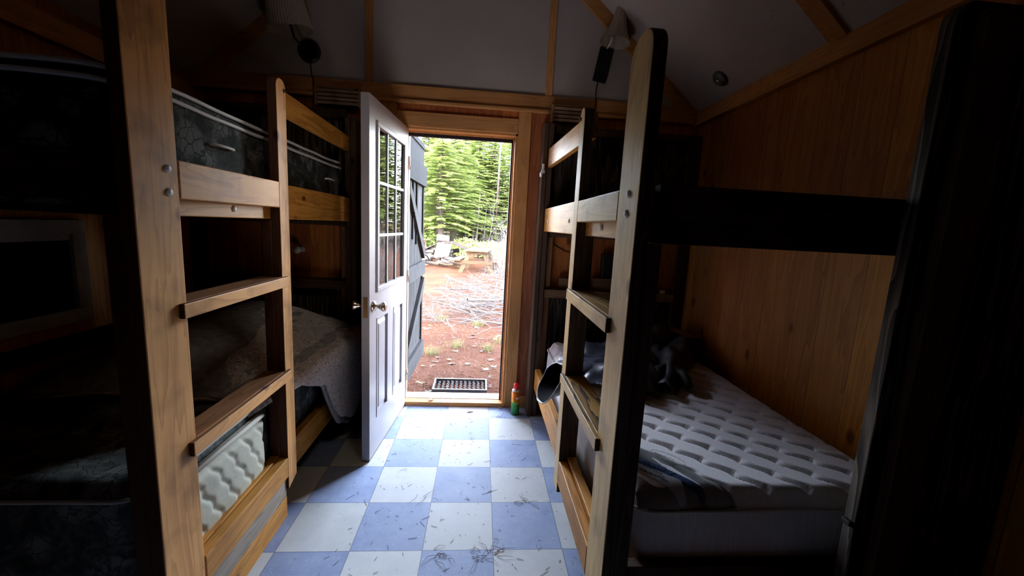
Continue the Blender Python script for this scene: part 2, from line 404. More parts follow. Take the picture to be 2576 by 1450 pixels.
def bunk(name, label, s, xf, xw, P):
    X = lambda d: xf + s*d
    root = thing(name, label, 'bunk bed', (X(.5), -.8, 0))
    mp, mg, mo = (M_pinkpine, M_gold, M_greenp)
    ny0, ny1 = P['near']; sy0, sy1 = P['stile']; fy0, fy1 = P['far']; zt = P['top']
    yA = ny0+.01
    b = MB(); rounded_post(b, X(0), X(.038), ny0, ny1, 0, zt, .06); stain_shade(b.build('post', P['mpost']('Z'), root, bev=.004), P['edge'], 1, .25, -1)
    stain_shade(MB().box(X(.038), X(.078), ny0+.004, ny1-.01, 0, 1.372).build('post', M_side('Z'), root, bev=.003), P['edge'], 1, .25, -1)
    b = MB(); rounded_post(b, X(0), X(.038), sy0, sy1, P['sbot'], P['stop'], .037, P.get('cham', .0)); stain_shade(b.build('ladder_rail', P['mstile']('Z'), root, bev=.003), P['edge'], 1, .25, -1)
    stain_shade(MB().box(X(.038), X(.078), sy0, sy1, P['sbot']+.03, 1.372).build('ladder_rail', M_side('Z'), root, bev=.003), P['edge'], 1, .25, -1)
    # far post against the door wall
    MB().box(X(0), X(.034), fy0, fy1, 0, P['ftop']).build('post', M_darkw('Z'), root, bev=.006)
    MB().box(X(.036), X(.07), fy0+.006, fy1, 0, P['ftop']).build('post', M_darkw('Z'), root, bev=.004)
    # rails
    u0, u1 = P['ufr']; MB().box(X(0), X(.038), ny1+.004, sy0, u0, u1).build('side_rail', mo('Y') if s > 0 else mp('Y'), root, bev=.003)
    MB().box(X(.04), X(.078), ny1-.01, fy0-.002, 1.376, 1.53).build('side_rail', mg('Y'), root, bev=.003)
    l0, l1 = P['lfr']; MB().box(X(0), X(.038), ny1+.004, sy0, l0, l1).build('side_rail', mg('Y') , root, bev=.004)
    m0, m1 = P['lmr']; MB().box(X(.04), X(.078), ny1-.01, fy0-.002, m0, m1).build('side_rail', mg('Y'), root, bev=.003)
    # guard rail
    a, c, d, e = P['guard']  # near z0,z1, far z0,z1
    y0, y1 = sy1-(.03 if s > 0 else .015), fy0
    xa, xb = sorted((X(.04), X(.07)))
    MB().hexa([(xa, y0, a), (xb, y0, a), (xb, y1, d), (xa, y1, d), (xa, y0, c), (xb, y0, c), (xb, y1, e), (xa, y1, e)]).build('guard_rail', mg('Y'), root, bev=.003)
    # end rail facing the camera, rear posts and rails
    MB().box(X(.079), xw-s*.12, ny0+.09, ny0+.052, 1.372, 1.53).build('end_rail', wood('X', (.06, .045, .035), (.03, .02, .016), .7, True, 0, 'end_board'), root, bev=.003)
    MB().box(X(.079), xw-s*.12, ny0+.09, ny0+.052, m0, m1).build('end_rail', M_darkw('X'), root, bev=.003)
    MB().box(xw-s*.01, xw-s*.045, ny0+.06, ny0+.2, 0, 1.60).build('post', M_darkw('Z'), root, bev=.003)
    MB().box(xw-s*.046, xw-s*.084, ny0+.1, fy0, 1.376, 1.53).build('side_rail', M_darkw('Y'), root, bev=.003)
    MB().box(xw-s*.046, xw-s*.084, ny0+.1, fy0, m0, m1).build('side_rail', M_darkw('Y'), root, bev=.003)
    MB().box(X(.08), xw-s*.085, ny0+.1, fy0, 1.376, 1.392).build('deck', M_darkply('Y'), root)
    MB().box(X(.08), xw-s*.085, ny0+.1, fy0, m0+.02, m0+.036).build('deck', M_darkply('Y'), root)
    # rungs
    for (z0, z1) in P['rungs']:
        b = MB(); b.box(X(0), X(.088), ny1+.001, sy0-.001, z0, z1)
        b.box(X(-.016), X(0), ny1-.035, sy0+.03, z0, z1)
        stain_shade(stain_shade(b.build('rung', P['mrung']('Y'), root, bev=.003), P['rtop'], 2, .6, 1), P['edge'], 1, .6, -1)
    # headboard frame against the door wall
    hx = xw - s*.012
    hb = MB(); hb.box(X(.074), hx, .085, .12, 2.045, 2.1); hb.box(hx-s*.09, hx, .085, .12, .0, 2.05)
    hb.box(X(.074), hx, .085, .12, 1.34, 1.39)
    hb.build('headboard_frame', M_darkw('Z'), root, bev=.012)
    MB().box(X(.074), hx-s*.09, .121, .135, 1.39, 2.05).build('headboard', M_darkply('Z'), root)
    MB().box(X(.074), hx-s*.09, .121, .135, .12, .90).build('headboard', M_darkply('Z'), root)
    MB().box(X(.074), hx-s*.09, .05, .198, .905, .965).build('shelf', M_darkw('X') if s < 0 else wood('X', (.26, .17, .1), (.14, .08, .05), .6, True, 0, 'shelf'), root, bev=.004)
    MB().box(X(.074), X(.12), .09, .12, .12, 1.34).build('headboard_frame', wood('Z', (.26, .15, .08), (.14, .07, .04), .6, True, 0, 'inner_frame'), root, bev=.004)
    return root, X

ME_L = wood('Z', (.085, .036, .02), (.045, .02, .012), .6, True, 0, 'shaded_edge')  # dark wood for camera-facing faces, their shade put into the colour
ME_R = wood('Z', (.045, .03, .02), (.09, .065, .045), .6, False, 0, 'black_edge', 1.4)  # black stain with grain, holding the shade of the camera side as well
MT_L = wood('Y', (.26, .115, .04), (.13, .055, .02), .45, True, 0, 'rung_top')
MT_R = wood('Y', (.46, .27, .06), (.045, .022, .01), .3, False, .5, 'rung_top_grain', 1.7)
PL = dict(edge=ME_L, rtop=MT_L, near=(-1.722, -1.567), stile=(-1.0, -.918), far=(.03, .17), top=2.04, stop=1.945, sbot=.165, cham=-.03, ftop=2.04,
          ufr=(1.425, 1.53), lfr=(.198, .293), lmr=(.155, .30), guard=(1.828, 1.93, 1.83, 1.92), rungs=((1.088, 1.132), (.665, .71)),
          mpost=M_pinkpine, mstile=M_pinkpine, mrung=M_pinkpine)
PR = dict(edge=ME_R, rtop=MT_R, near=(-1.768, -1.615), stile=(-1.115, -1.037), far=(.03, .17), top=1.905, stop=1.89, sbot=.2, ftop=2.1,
          ufr=(1.43, 1.516), lfr=(.25, .357), lmr=(.222, .376), guard=(1.778, 1.882, 1.808, 1.93), rungs=((1.10, 1.146), (.722, .764)),
          mpost=M_greenp, mstile=M_greenp, mrung=M_greenp)
bl, XLf = bunk('bunk_bed', 'pine bunk bed on the left, camouflage mattresses and fleece blanket on it', -1, -.95, XL, PL)
br, XRf = bunk('bunk_bed', 'pine bunk bed on the right holding only a white quilted lower mattress', 1, .285, XR, PR)
for y, z in ((-1.606, 1.502), (-1.606, 1.44)): bolt(bl, -.95, y, z, 1)
bolt(bl, -.99, -1.25, 1.408, 1)
for y, z in ((-1.70, 1.50), (-1.695, 1.448)): bolt(br, .285, y, z, -1)
for y, z in ((-1.34, 1.412), (-.14, 1.44), (-.78, 1.44)): bolt(br, .325, y, z, -1)
bolt(bl, -.95, -.935, 1.905, 1, .008).data.materials[0] = M_black
bolt(br, .285, -1.055, 1.85, -1, .008).data.materials[0] = M_black
# kick boards closing the base of the left bunk
MB().box(-.962, -.99, -1.75, -1.0, .102, .193).build('kick_board', wood('Y', (.36, .31, .25), (.2, .17, .14), .7, True, .6, 'grey_board'), bl, bev=.003)
MB().box(-.96, -.99, -1.75, -1.0, 0, .10).build('kick_board', M_gold('Y'), bl, bev=.003)
# clamp and cord on the right far post
b = MB(); b.box(.28, .30, -.01, .02, 1.765, 1.785); b.lathe([(.008, 0), (.008, .04)], (.29, .0, 1.785), 10); b.box(.272, .282, -.02, .03, 1.74, 1.77)
b.build('clamp', M_steel, br, bev=.002)

# third bed end panel close to the camera on the right
t = thing('bed_end_panel', 'tall black-stained bed end panel with rounded corner, right of the white mattress', 'bed end', (1.2, -1.8, 0))
b = MB()
pts = [(.985, 0)] + [(.985+.05-.05*math.cos(a*PI/10), 1.93+.05*math.sin(a*PI/10)) for a in range(6)] + [(XR-.005, 1.98), (XR-.005, 0)]
b.prism([(x, -1.83, z) for x, z in pts], (0, .036, 0)); b.build('panel', M_darkply('Z'), t, bev=.003)
MB().box(1.03, XR-.005, -1.862, -1.832, 1.86, 1.95).build('crosspiece', M_darkw('X'), t, bev=.003)
MB().box(1.03, 1.12, -1.862, -1.832, 0, 1.858).build('frame_post', M_darkw('Z'), t, bev=.003)
b = MB(); b.box(.972, .986, -1.825, -1.80, .60, .615); b.build('hook', M_black, t, bev=.002)

# ------------------------------------------------------------------ mattresses
def ogee(x, y, w=.145, l=.157):
    """onion-shaped quilting cells, staggered, each leaning towards one side; 0 on the seams, 1 inside"""
    v = y/l; u = x/w; best = 0
    for sh in (0, .5):
        cv = math.floor(v-sh+.5)+sh; dv = v-cv
        ul = u+.36*dv
        cu = math.floor(ul-sh+.5)+sh; du = abs(ul-cu)
        hw = .5*(math.cos(2*PI*min(.5, abs(dv)))*.5+.5)
        if hw > .01: best = max(best, 1-du/hw)
    return min(1, max(0, best)*3.0)**.5
def mattress(x0, x1, y0, y1, z0, z1, r, hq, step=.012, amp=.012, bulge=.006):
    b = MB(); nu = int((x1-x0)/step); nv = int((y1-y0)/step)
    cr = .07
    def shape(x, y):
        # distance to the edge with rounded plan corners
        ex = min(x-x0, x1-x); ey = min(y-y0, y1-y)
        if ex < cr and ey < cr: e = cr - math.hypot(cr-ex, cr-ey)
        else: e = min(ex, ey)
        return e
    def fn(i, j):
        x = x0+(x1-x0)*i; y = y0+(y1-y0)*j
        ex = min(x-x0, x1-x); ey = min(y-y0, y1-y)
        if ex < cr and ey < cr:      # pull corners in
            dx, dy = cr-ex, cr-ey; d = math.hypot(dx, dy); m = max(dx, dy)
            if d > 1e-6:
                k = m/d; dx *= k; dy *= k
                x = (x0+cr-dx) if x-x0 < cr else (x1-cr+dx)
                y = (y0+cr-dy) if y-y0 < cr else (y1-cr+dy)
        e = max(0, shape(x, y))
        z = z1
        if e < r: z -= r*(1-math.sqrt(max(0, 1-(1-e/r)**2)))
        q = hq(x, y)*smoothstep(0, .04, e)
        z += amp*(q-.5)*2 if amp else 0
        z += .006*noise.noise(Vector((x*3, y*3, z0)))
        return (x, y, z)
    g = b.grid(nu, nv, fn)
    ring = [g[i][0] for i in range(nu)] + [g[nu-1][j] for j in range(1, nv)] + [g[i][nv-1] for i in range(nu-2, -1, -1)] + [g[0][j] for j in range(nv-2, 0, -1)]
    cx, cy = (x0+x1)/2, (y0+y1)/2
    prev = ring; n = len(ring)
    for k in range(1, 7):
        f = k/6; cur = []
        for v in ring:
            zz = (z1-r)*(1-f)+z0*f
            o = bulge*math.sin(PI*f) - (.012 if k == 6 else 0)
            dx = (v.co.x-cx); dy = (v.co.y-cy)
            # outward in the dominant direction
            if abs(dx)/(x1-x0) > abs(dy)/(y1-y0): p = (v.co.x+math.copysign(o, dx), v.co.y, zz)
            else: p = (v.co.x, v.co.y+math.copysign(o, dy), zz)
            cur.append(b.bm.verts.new(p))
        for i in range(n): b.bm.faces.new([prev[i], prev[(i+1) % n], cur[(i+1) % n], cur[i]])
        prev = cur
    b.bm.faces.new(prev)
    return b
def perim(x0, x1, y0, y1, z, cr=.07, o=0, wob=0):
    pts = []
    x0 -= o; x1 += o; y0 -= o; y1 += o
    def lin(ax, ay, bx, by, n=24):
        for i in range(n): f = i/n; pts.append((ax+(bx-ax)*f, ay+(by-ay)*f, z))
    def arc(cx, cy, a0):
        for i in range(6): a = a0+i/6*PI/2; pts.append((cx+cr*math.cos(a), cy+cr*math.sin(a), z))
    lin(x0+cr, y0, x1-cr, y0); arc(x1-cr, y0+cr, -PI/2); lin(x1, y0+cr, x1, y1-cr); arc(x1-cr, y1-cr, 0)
    lin(x1-cr, y1, x0+cr, y1); arc(x0+cr, y1-cr, PI/2); lin(x0, y1-cr, x0, y0+cr); arc(x0+cr, y0+cr, PI)
    pts.append(pts[0])
    return [(p[0], p[1], p[2]+wob*noise.noise(Vector((p[0]*4, p[1]*4, z*9)))) for p in pts]

def quilt_mat():
    m, nt, b = newmat('white_quilted_ticking')
    co = objco(nt, False)
    mp = N(nt, 'ShaderNodeMapping'); mp.inputs['Rotation'].default_value = (0, 0, .5); mp.inputs['Scale'].default_value = (260, 90, 1); L(nt, co, mp.inputs[0])
    w = N(nt, 'ShaderNodeTexVoronoi'); w.inputs['Scale'].default_value = 1; L(nt, mp.outputs[0], w.inputs[0])
    c = ramp(nt, w.outputs['Distance'], [(.15, (.86, .85, .87)), (.35, (.64, .63, .65))])
    n = N(nt, 'ShaderNodeTexNoise'); n.inputs['Scale'].default_value = 14; n.inputs['Detail'].default_value = 2; n.inputs['Distortion'].default_value = 1.2; L(nt, co, n.inputs[0])
    c = mixc(nt, ramp(nt, n.outputs[0], [(.6, (0, 0, 0)), (.64, (.7, .7, .7))]), c, (.66, .65, .66))
    L(nt, c, b.inputs['Base Color']); b.inputs['Roughness'].default_value = .8
    b.inputs['Sheen Weight'].default_value = .3
    return m
M_quilt = quilt_mat()
M_matside = plain('white_mattress_side', (.66, .65, .66), .75, 0, 5, .1, .1)
M_pipe = plain('white_piping', (.62, .6, .58), .7)
# right lower mattress
t = thing('mattress', 'white quilted mattress on the lower deck of the right bunk', 'mattress', (.88, -.8, .27))
mx = (.405, 1.365, -1.67, .04)
mattress(mx[0], mx[1], mx[2], mx[3], .275, .585, .055, lambda x, y: ogee(x, y), .0066, .0115).build('quilted_body', M_quilt, t, smooth=True)
MB().tube(perim(*mx, .532, o=.004, wob=.012), .006, 6, False).build('piping', M_pipe, t, smooth=True)
MB().tube(perim(*mx, .292, o=.002), .006, 6, False).build('piping', M_pipe, t, smooth=True)
# satin corner label with lettering
def surf(x, y):
    e = min(x-mx[0], y-mx[2]); z = .585
    if e < .055: z -= .055*(1-math.sqrt(max(0, 1-(1-e/.055)**2)))
    return z + .0145
M_satin = plain('grey_satin', (.22, .23, .23), .25, 0, 12, .25, .2)
b = MB()
LK = [(0.0, -1.36), (.33, -1.41), (.80, -1.60), (1.0, -1.675)]
def lab(i, j):
    x = .415 + .33*i; yt = interp_lin(LK, i)
    y = -1.676 + (yt+1.676)*j
    return (x, y, surf(x, y) + .003*math.sin(i*14+j*6))
def interp_lin(K, t):
    for (a, va), (c, vc) in zip(K, K[1:]):
        if t <= c: return va+(vc-va)*(t-a)/(c-a)
    return K[-1][1]
b.grid(40, 26, lab); b.build('satin_label', M_satin, t, smooth=True)
def strip_(x0, x1, o0, o1):
    def f(i, j):
        x = x0+(x1-x0)*i; y = max(-1.675, -1.505-1.03*(x-.483)+o0+(o1-o0)*j)
        return (x, y, surf(x, y)+.0045+.003*math.sin((x-.415)/.33*14+(y+1.676)*18))
    return f
b = MB(); b.grid(24, 6, strip_(.416, .64, -.022, .022)); b.build('blue_band', plain('blue_satin', (.05, .085, .17), .3), t, smooth=True)
b = MB(); b.grid(24, 6, strip_(.416, .575, -.095, -.022)); b.build('white_band', plain('pale_satin', (.42, .43, .46), .4), t, smooth=True)
def text_mesh(s, size, shear=0.0, ext=.0005, align='LEFT', bold=0):
    cu = bpy.data.curves.new('lettering', 'FONT'); cu.body = s; cu.size = size; cu.shear = shear; cu.extrude = ext; cu.align_x = align; cu.offset = bold
    cu.resolution_u = 3
    o = bpy.data.objects.new('tmp', cu); COL.objects.link(o)
    bpy.context.view_layer.update()
    me = bpy.data.meshes.new_from_object(o.evaluated_get(bpy.context.evaluated_depsgraph_get()))
    bpy.data.objects.remove(o); return me
def place_text(s, size, fn, mat, parent, shear=0, name='lettering', bold=0):
    me = text_mesh(s, size, shear, bold=bold)
    for v in me.vertices: v.co = Vector(fn(v.co.x, v.co.y, v.co.z)) - wloc(parent)
    me.materials.append(mat); o = bpy.data.objects.new(name, me); COL.objects.link(o); o.parent = parent; return o
M_ink = plain('grey_ink', (.05, .05, .07), .5); M_lightink = plain('silver_thread', (.45, .46, .47), .5)
def onlab(x0, y0, ang):
    ca, sa = math.cos(ang), math.sin(ang)
    def f(u, v, w):
        x = x0 + u*ca - v*sa; y = y0 + u*sa + v*ca
        return (x, y, surf(x, y)+.009+w)
    return f
A_ = -.80
place_text('Americana', .016, onlab(.476, -1.545, A_), M_ink, t)
place_text('Alexandrian', .021, onlab(.452, -1.560, A_), M_ink, t, .5)
place_text('Better Bedding', .0115, onlab(.555, -1.462, A_), M_lightink, t, .2)
place_text('company', .0115, onlab(.565, -1.487, A_), M_lightink, t, .2)
place_text('Bedding', .036, onlab(.478, -1.508, A_), plain('blue_thread', (.14, .22, .40), .4), t, .5)
el = []
for a in range(33):
    u, v = .062*math.cos(a*PI/16), .025*math.sin(a*PI/16); el.append((.592+u*math.cos(A_)-v*math.sin(A_), -1.492+u*math.sin(A_)+v*math.cos(A_)))
MB().tube([(x, y, surf(x, y)+.009) for x, y in el], .0010, 4, False).build('oval_emblem', M_lightink, t)

# camouflage mattresses
def camo_mat(name, lo, mid, hi):
    m, nt, b = newmat(name); co = objco(nt)
    n = N(nt, 'ShaderNodeTexNoise'); n.inputs['Scale'].default_value = 5; n.inputs['Detail'].default_value = 5; n.inputs['Distortion'].default_value = 2; L(nt, co, n.inputs[0])
    c = ramp(nt, n.outputs[0], [(.38, lo), (.52, mid), (.6, lo)])
    v = N(nt, 'ShaderNodeTexVoronoi', feature='DISTANCE_TO_EDGE'); v.inputs['Scale'].default_value = 24
    ad = N(nt, 'ShaderNodeVectorMath', operation='ADD'); L(nt, co, ad.inputs[0]); 
    sc = N(nt, 'ShaderNodeVectorMath', operation='SCALE'); sc.inputs['Scale'].default_value = .12; L(nt, n.outputs['Color'], sc.inputs[0]); L(nt, sc.outputs[0], ad.inputs[1])
    L(nt, ad.outputs[0], v.inputs[0])
    e = ramp(nt, v.outputs[0], [(.02, (0, 0, 0)), (.07, (1, 1, 1))])
    n2 = N(nt, 'ShaderNodeTexNoise'); n2.inputs['Scale'].default_value = 9; L(nt, co, n2.inputs[0])
    leaf = math_(nt, 'MULTIPLY', ramp(nt, n2.outputs[0], [(.5, (0, 0, 0)), (.62, (1, 1, 1))]), e)
    c = mixc(nt, math_(nt, 'MULTIPLY', leaf, .65), c, hi)
    c = mixc(nt, 1, c, mixc(nt, .8, e, (1, 1, 1)), 'MULTIPLY')
    L(nt, c, b.inputs['Base Color']); b.inputs['Roughness'].default_value = .9; b.inputs['Specular IOR Level'].default_value = .1
    bump(nt, b, e, .25, .006)
    return m
M_camo = camo_mat('dark_camouflage_ticking', (.022, .024, .025), (.045, .048, .046), (.14, .147, .147))
M_camo2 = camo_mat('grey_camouflage_ticking', (.06, .07, .065), (.12, .13, .12), (.26, .28, .26))
M_greypipe = plain('grey_piping', (.45, .44, .43), .6)
t = thing('mattress', 'dark camouflage mattress on the upper deck of the left bunk', 'mattress', (-1.5, -.7, 1.39))
ux = (-1.965, -1.032, -1.66, .30-.28)
mattress(*ux, 1.394, 1.745, .02, lambda x, y: .5, .03, .0).build('mattress_body', M_camo, t, smooth=True)
for z, o in ((1.738, .002), (1.708, .006)): MB().tube(perim(*ux, z, o=o, wob=.012), .0065, 6, False).build('piping', M_greypipe, t, smooth=True)
for y in (-1.25, -.25):
    MB().tube([(-1.022, y-.06, 1.615), (-1.006, y-.045, 1.617), (-1.003, y, 1.617), (-1.006, y+.045, 1.617), (-1.022, y+.06, 1.615)], .005, 6).build('handle', M_greypipe, t, smooth=True)
t = thing('mattress', 'grey-green camouflage mattress on the lower deck of the left bunk, partly under the blanket', 'mattress', (-1.5, -.7, .2))
lx = (-1.965, -1.052, -1.66, .02)
mattress(*lx, .195, .60, .04, lambda x, y: .5+.5*noise.noise(Vector((x*6, y*6, 0))), .02, .012).build('mattress_body', M_camo2, t, smooth=True)
MB().tube(perim(*lx, .565, o=.004, wob=.01), .006, 6, False).build('piping', M_greypipe, t, smooth=True)
# cream quilted pad standing against it
t = thing('quilted_pad', 'narrow cream quilted pad wedged behind the lower rail of the left bunk', 'pad', (-1.03, -1.35, .2))
b = MB()
def padf(i, j):
    y = -1.63 + .57*i; z = .21 + .325*j
    e = min(y+1.63, -1.06-y, z-.21, .535-z)
    h = ogee(y, z, .095, .15)
    return (-1.040+.028*smoothstep(0, .03, e)+.007*h*smoothstep(0, .04, e)+.004*noise.noise(Vector((y*9, z*9, 2))), y, z)
b.grid(90, 52, padf); b.box(-1.047, -1.038, -1.63, -1.06, .21, .535)
b.build('quilted_face', plain('cream_quilting', (.44, .44, .35), .75, 0, 9, .15, .2), t, smooth=True)
MB().tube([(-1.018, -1.63, .54), (-1.016, -1.35, .543), (-1.018, -1.07, .535)], .009, 8).build('piping', plain('cream_piping', (.42, .41, .34), .7), t, smooth=True)
MB().tube([(-1.018, -1.63, .212), (-1.016, -1.35, .212), (-1.018, -1.07, .212)], .007, 8).build('piping', plain('cream_piping', (.42, .41, .34), .7), t, smooth=True)

# fleece blanket
def fleece():
    m, nt, b = newmat('grey_sherpa_fleece'); co = objco(nt, False)
    n = N(nt, 'ShaderNodeTexNoise'); n.inputs['Scale'].default_value = 75; n.inputs['Detail'].default_value = 3; n.inputs['Distortion'].default_value = 1.5; L(nt, co, n.inputs[0])
    n2 = N(nt, 'ShaderNodeTexNoise'); n2.inputs['Scale'].default_value = 3; L(nt, co, n2.inputs[0])
    c = mixc(nt, ramp(nt, n.outputs[0], [(.35, (0, 0, 0)), (.6, (1, 1, 1))]), (.24, .195, .18), (.70, .60, .56))
    c = mixc(nt, 1, c, ramp(nt, n2.outputs[0], [(.3, (.8, .8, .8)), (.7, (1.1, 1.08, 1.05))]), 'MULTIPLY')
    L(nt, c, b.inputs['Base Color']); b.inputs['Roughness'].default_value = .95; b.inputs['Sheen Weight'].default_value = .5
    bump(nt, b, n.outputs[0], .9, .012); return m
M_fleece = fleece(); M_flannel = plain('grey_flannel_lining', (.27, .26, .25), .9, 0, 25, .3, .3)
def lerp(a, b, t): return a+(b-a)*t
def interp(keys, t):
    for (a, va), (c, vc) in zip(keys, keys[1:]):
        if t <= c: 
            k = (t-a)/(c-a) if c > a else 0; k = max(0, min(1, k)); k = k*k*(3-2*k)
            return lerp(va, vc, k)
    return keys[-1][1]
def blanket_pt(i, j, off=0.0, drop=0.0):
    """i: from the wall over the edge and down, j: from the near end to the far end"""
    y = lerp(-1.12, .0, j)
    # hanging depth below the mattress top
    hang = interp([(0, 0.0), (.22, .0), (.42, .10), (.62, .42), (.74, .475), (.88, .42), (1, .36)], j) + drop*smoothstep(.3, .6, j)
    hump = interp([(0, .03), (.25, .15), (.55, .21), (.85, .235), (1, .17)], j)
    top = .615
    xi0, xe = -1.93, -1.045 + interp([(0, -.12), (.3, 0), (.6, .04), (1, .04)], j)
    Ltop = xe-xi0; tot = Ltop+.12+hang; s = i*tot
    if s < Ltop:
        f = s/Ltop; x = xi0+s
        z = top + hump*math.sin(PI*min(1, .12+f*.80))**.8
    else:
        d = s-Ltop; a = min(1, d/.14)
        x = xe + .115*math.sin(a*PI/2) + .02*math.sin(j*9)*min(1, d/.3)
        z0 = top + hump*math.sin(PI*.92)**.8
        z = z0 - .055*(1-math.cos(a*PI/2)) - max(0, d-.09)*.96
        y += .10*min(1, max(0, d-.1)/.4)*(.65-j)*.8
    w = noise.noise(Vector((x*5, y*5, z*4)))*.018 + noise.noise(Vector((x*14, y*12, z*9)))*.006
    return Vector((x + w*.6 + off, y, z + w - off*.3))
t = thing('blanket', 'grey sherpa fleece blanket heaped on the left lower bunk, hanging over its rail', 'blanket', (-1.4, -.5, .6))
b = MB(); b.grid(110, 90, lambda i, j: blanket_pt(i, j, .006)); o = b.build('fleece_side', M_fleece, t, smooth=True)
md = o.modifiers.new('thick', 'SOLIDIFY'); md.thickness = .016; md.offset = -1
b = MB(); b.grid(60, 50, lambda i, j: blanket_pt(i, j, -.014, .05)); o = b.build('lining', M_flannel, t, smooth=True)
md = o.modifiers.new('thick', 'SOLIDIFY'); md.thickness = .012; md.offset = -1

# ------------------------------------------------------------------ clothes on the right mattress
M_nylon = plain('dark_blue_grey_nylon', (.05, .06, .085), .32, 0, 6, .35, .35, bscale=14)
M_nylon_in = plain('shaded_lining', (.0015, .0015, .002), .9, spec=.05)  # near-black: the shade inside the sleeve mouth is in this colour
M_nylon2 = plain('charcoal_cloth', (.028, .03, .034), .55, 0, 6, .4, .3, bscale=14)
def cloth(name, poly, zf, mat, parent, step=.014, thick=.006):
    from mathutils.geometry import intersect_point_line
    xs = [p[0] for p in poly]; ys = [p[1] for p in poly]
    def inside(x, y):
        c = False; n = len(poly); j = n-1
        for i in range(n):
            if (poly[i][1] > y) != (poly[j][1] > y) and x < (poly[j][0]-poly[i][0])*(y-poly[i][1])/(poly[j][1]-poly[i][1])+poly[i][0]: c = not c
            j = i
        return c
    def edist(x, y):
        d = 9; n = len(poly)
        for i in range(n):
            a = Vector(poly[i]); c = Vector(poly[(i+1) % n]); p = Vector((x, y)); ab = c-a
            t_ = max(0, min(1, (p-a).dot(ab)/ab.length_squared)); d = min(d, (a+ab*t_-p).length)
        return d
    b = MB(); vs = {}
    nx = int((max(xs)-min(xs))/step)+1; ny = int((max(ys)-min(ys))/step)+1
    for i in range(nx):
        for j in range(ny):
            x = min(xs)+i*step; y = min(ys)+j*step
            if inside(x, y): vs[i, j] = b.bm.verts.new((x, y, zf(x, y, edist(x, y))))
    for (i, j) in list(vs):
        q = [(i, j), (i+1, j), (i+1, j+1), (i, j+1)]
        if all(k in vs for k in q): b.bm.faces.new([vs[k] for k in q])
    o = b.build(name, mat, parent, smooth=True)
    md = o.modifiers.new('thick', 'SOLIDIFY'); md.thickness = thick; md.offset = 1
    md = o.modifiers.new('sub', 'SUBSURF'); md.levels = 1; md.render_levels = 1
    return o
def folds(x, y, s, a, rot=.6):
    u = x*math.cos(rot)+y*math.sin(rot); v = -x*math.sin(rot)+y*math.cos(rot)
    return a*(abs(noise.noise(Vector((u*s, v*s*.35, 1.7))))*2 + .4*noise.noise(Vector((u*s*3, v*s*2, 5))))
t = thing('jacket', 'dark blue-grey nylon jacket crumpled on the white mattress, one sleeve hanging over the rail', 'jacket', (.8, -.5, .6))
poly = [(.36, -.52), (.47, -.30), (.62, -.22), (.86, -.20), (.98, -.42), (.93, -.72), (.80, -.98), (.66, -1.0), (.55, -.96), (.44, -.86), (.38, -.72)]
cloth('jacket_body', poly, lambda x, y, e: .602 + .06*smoothstep(0, .09, e) + folds(x, y, 5, .07), M_nylon, t)
# open sleeve hanging over the rail: flattened tube with an open dark mouth
def sleeve(i, j, r=1.0, inner=0):
    a = 2*PI*j; f = i
    c = Vector((lerp(.30, .62, f), lerp(-.71, -.66, f), lerp(.585, .65, f**.6)))
    wy = lerp(.15, .11, f)*r; wz = lerp(.085, .035, f)*r
    y = math.cos(a)*wy; z = math.sin(a)*wz - (.04*(1-f) if math.sin(a) < 0 else 0)*abs(math.sin(a))
    n = .010*noise.noise(Vector((f*5, math.cos(a)*2, math.sin(a)*2)))
    return c + Vector((.06*math.sin(a)*(1-f) + n, y, z + n))
b = MB(); b.grid(26, 40, lambda i, j: sleeve(i, j)); b.build('sleeve', M_nylon, t, smooth=True)
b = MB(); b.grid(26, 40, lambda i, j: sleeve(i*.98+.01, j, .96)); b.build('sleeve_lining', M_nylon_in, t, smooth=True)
MB().tube([sleeve(0, j/40) for j in range(41)], .0035, 6, False).build('cuff_edge', plain('grey_cuff', (.2, .22, .27), .4), t, smooth=True)
t = thing('sweatshirt', 'black cloth garment bunched behind the blue-grey jacket, by the back wall', 'clothing', (1.1, -.5, .6))
poly = [(.94, -.22), (1.05, .0), (1.28, .0), (1.345, -.22), (1.30, -.40), (1.20, -.55), (1.08, -.70), (.98, -.86), (.86, -.98), (.80, -.90), (.90, -.66)]
cloth('garment_body', poly, lambda x, y, e: .602 + .085*smoothstep(0, .1, e) + folds(x, y, 6, .075, -.5), M_nylon2, t)
b = MB()
b.tube([(.98, -.90, .64), (1.0, -.80, .665), (.94, -.72, .67), (.87, -.76, .665), (.84, -.86, .65)], [.02, .03, .032, .03, .02], 10)
b.build('sleeve', M_nylon2, t, smooth=True)
# cardboard
b = MB(); b.prism([(1.14, .0, .742), (1.30, -.03, .742), (1.395, -.27, .722), (1.29, -.28, .735)], (0, 0, .004))
tag(b.build('cardboard_sheet', plain('brown_cardboard', (.30, .18, .12), .8, 0, 8, .15)), 'folded brown cardboard sheet resting on the black garment by the back wall', 'cardboard')

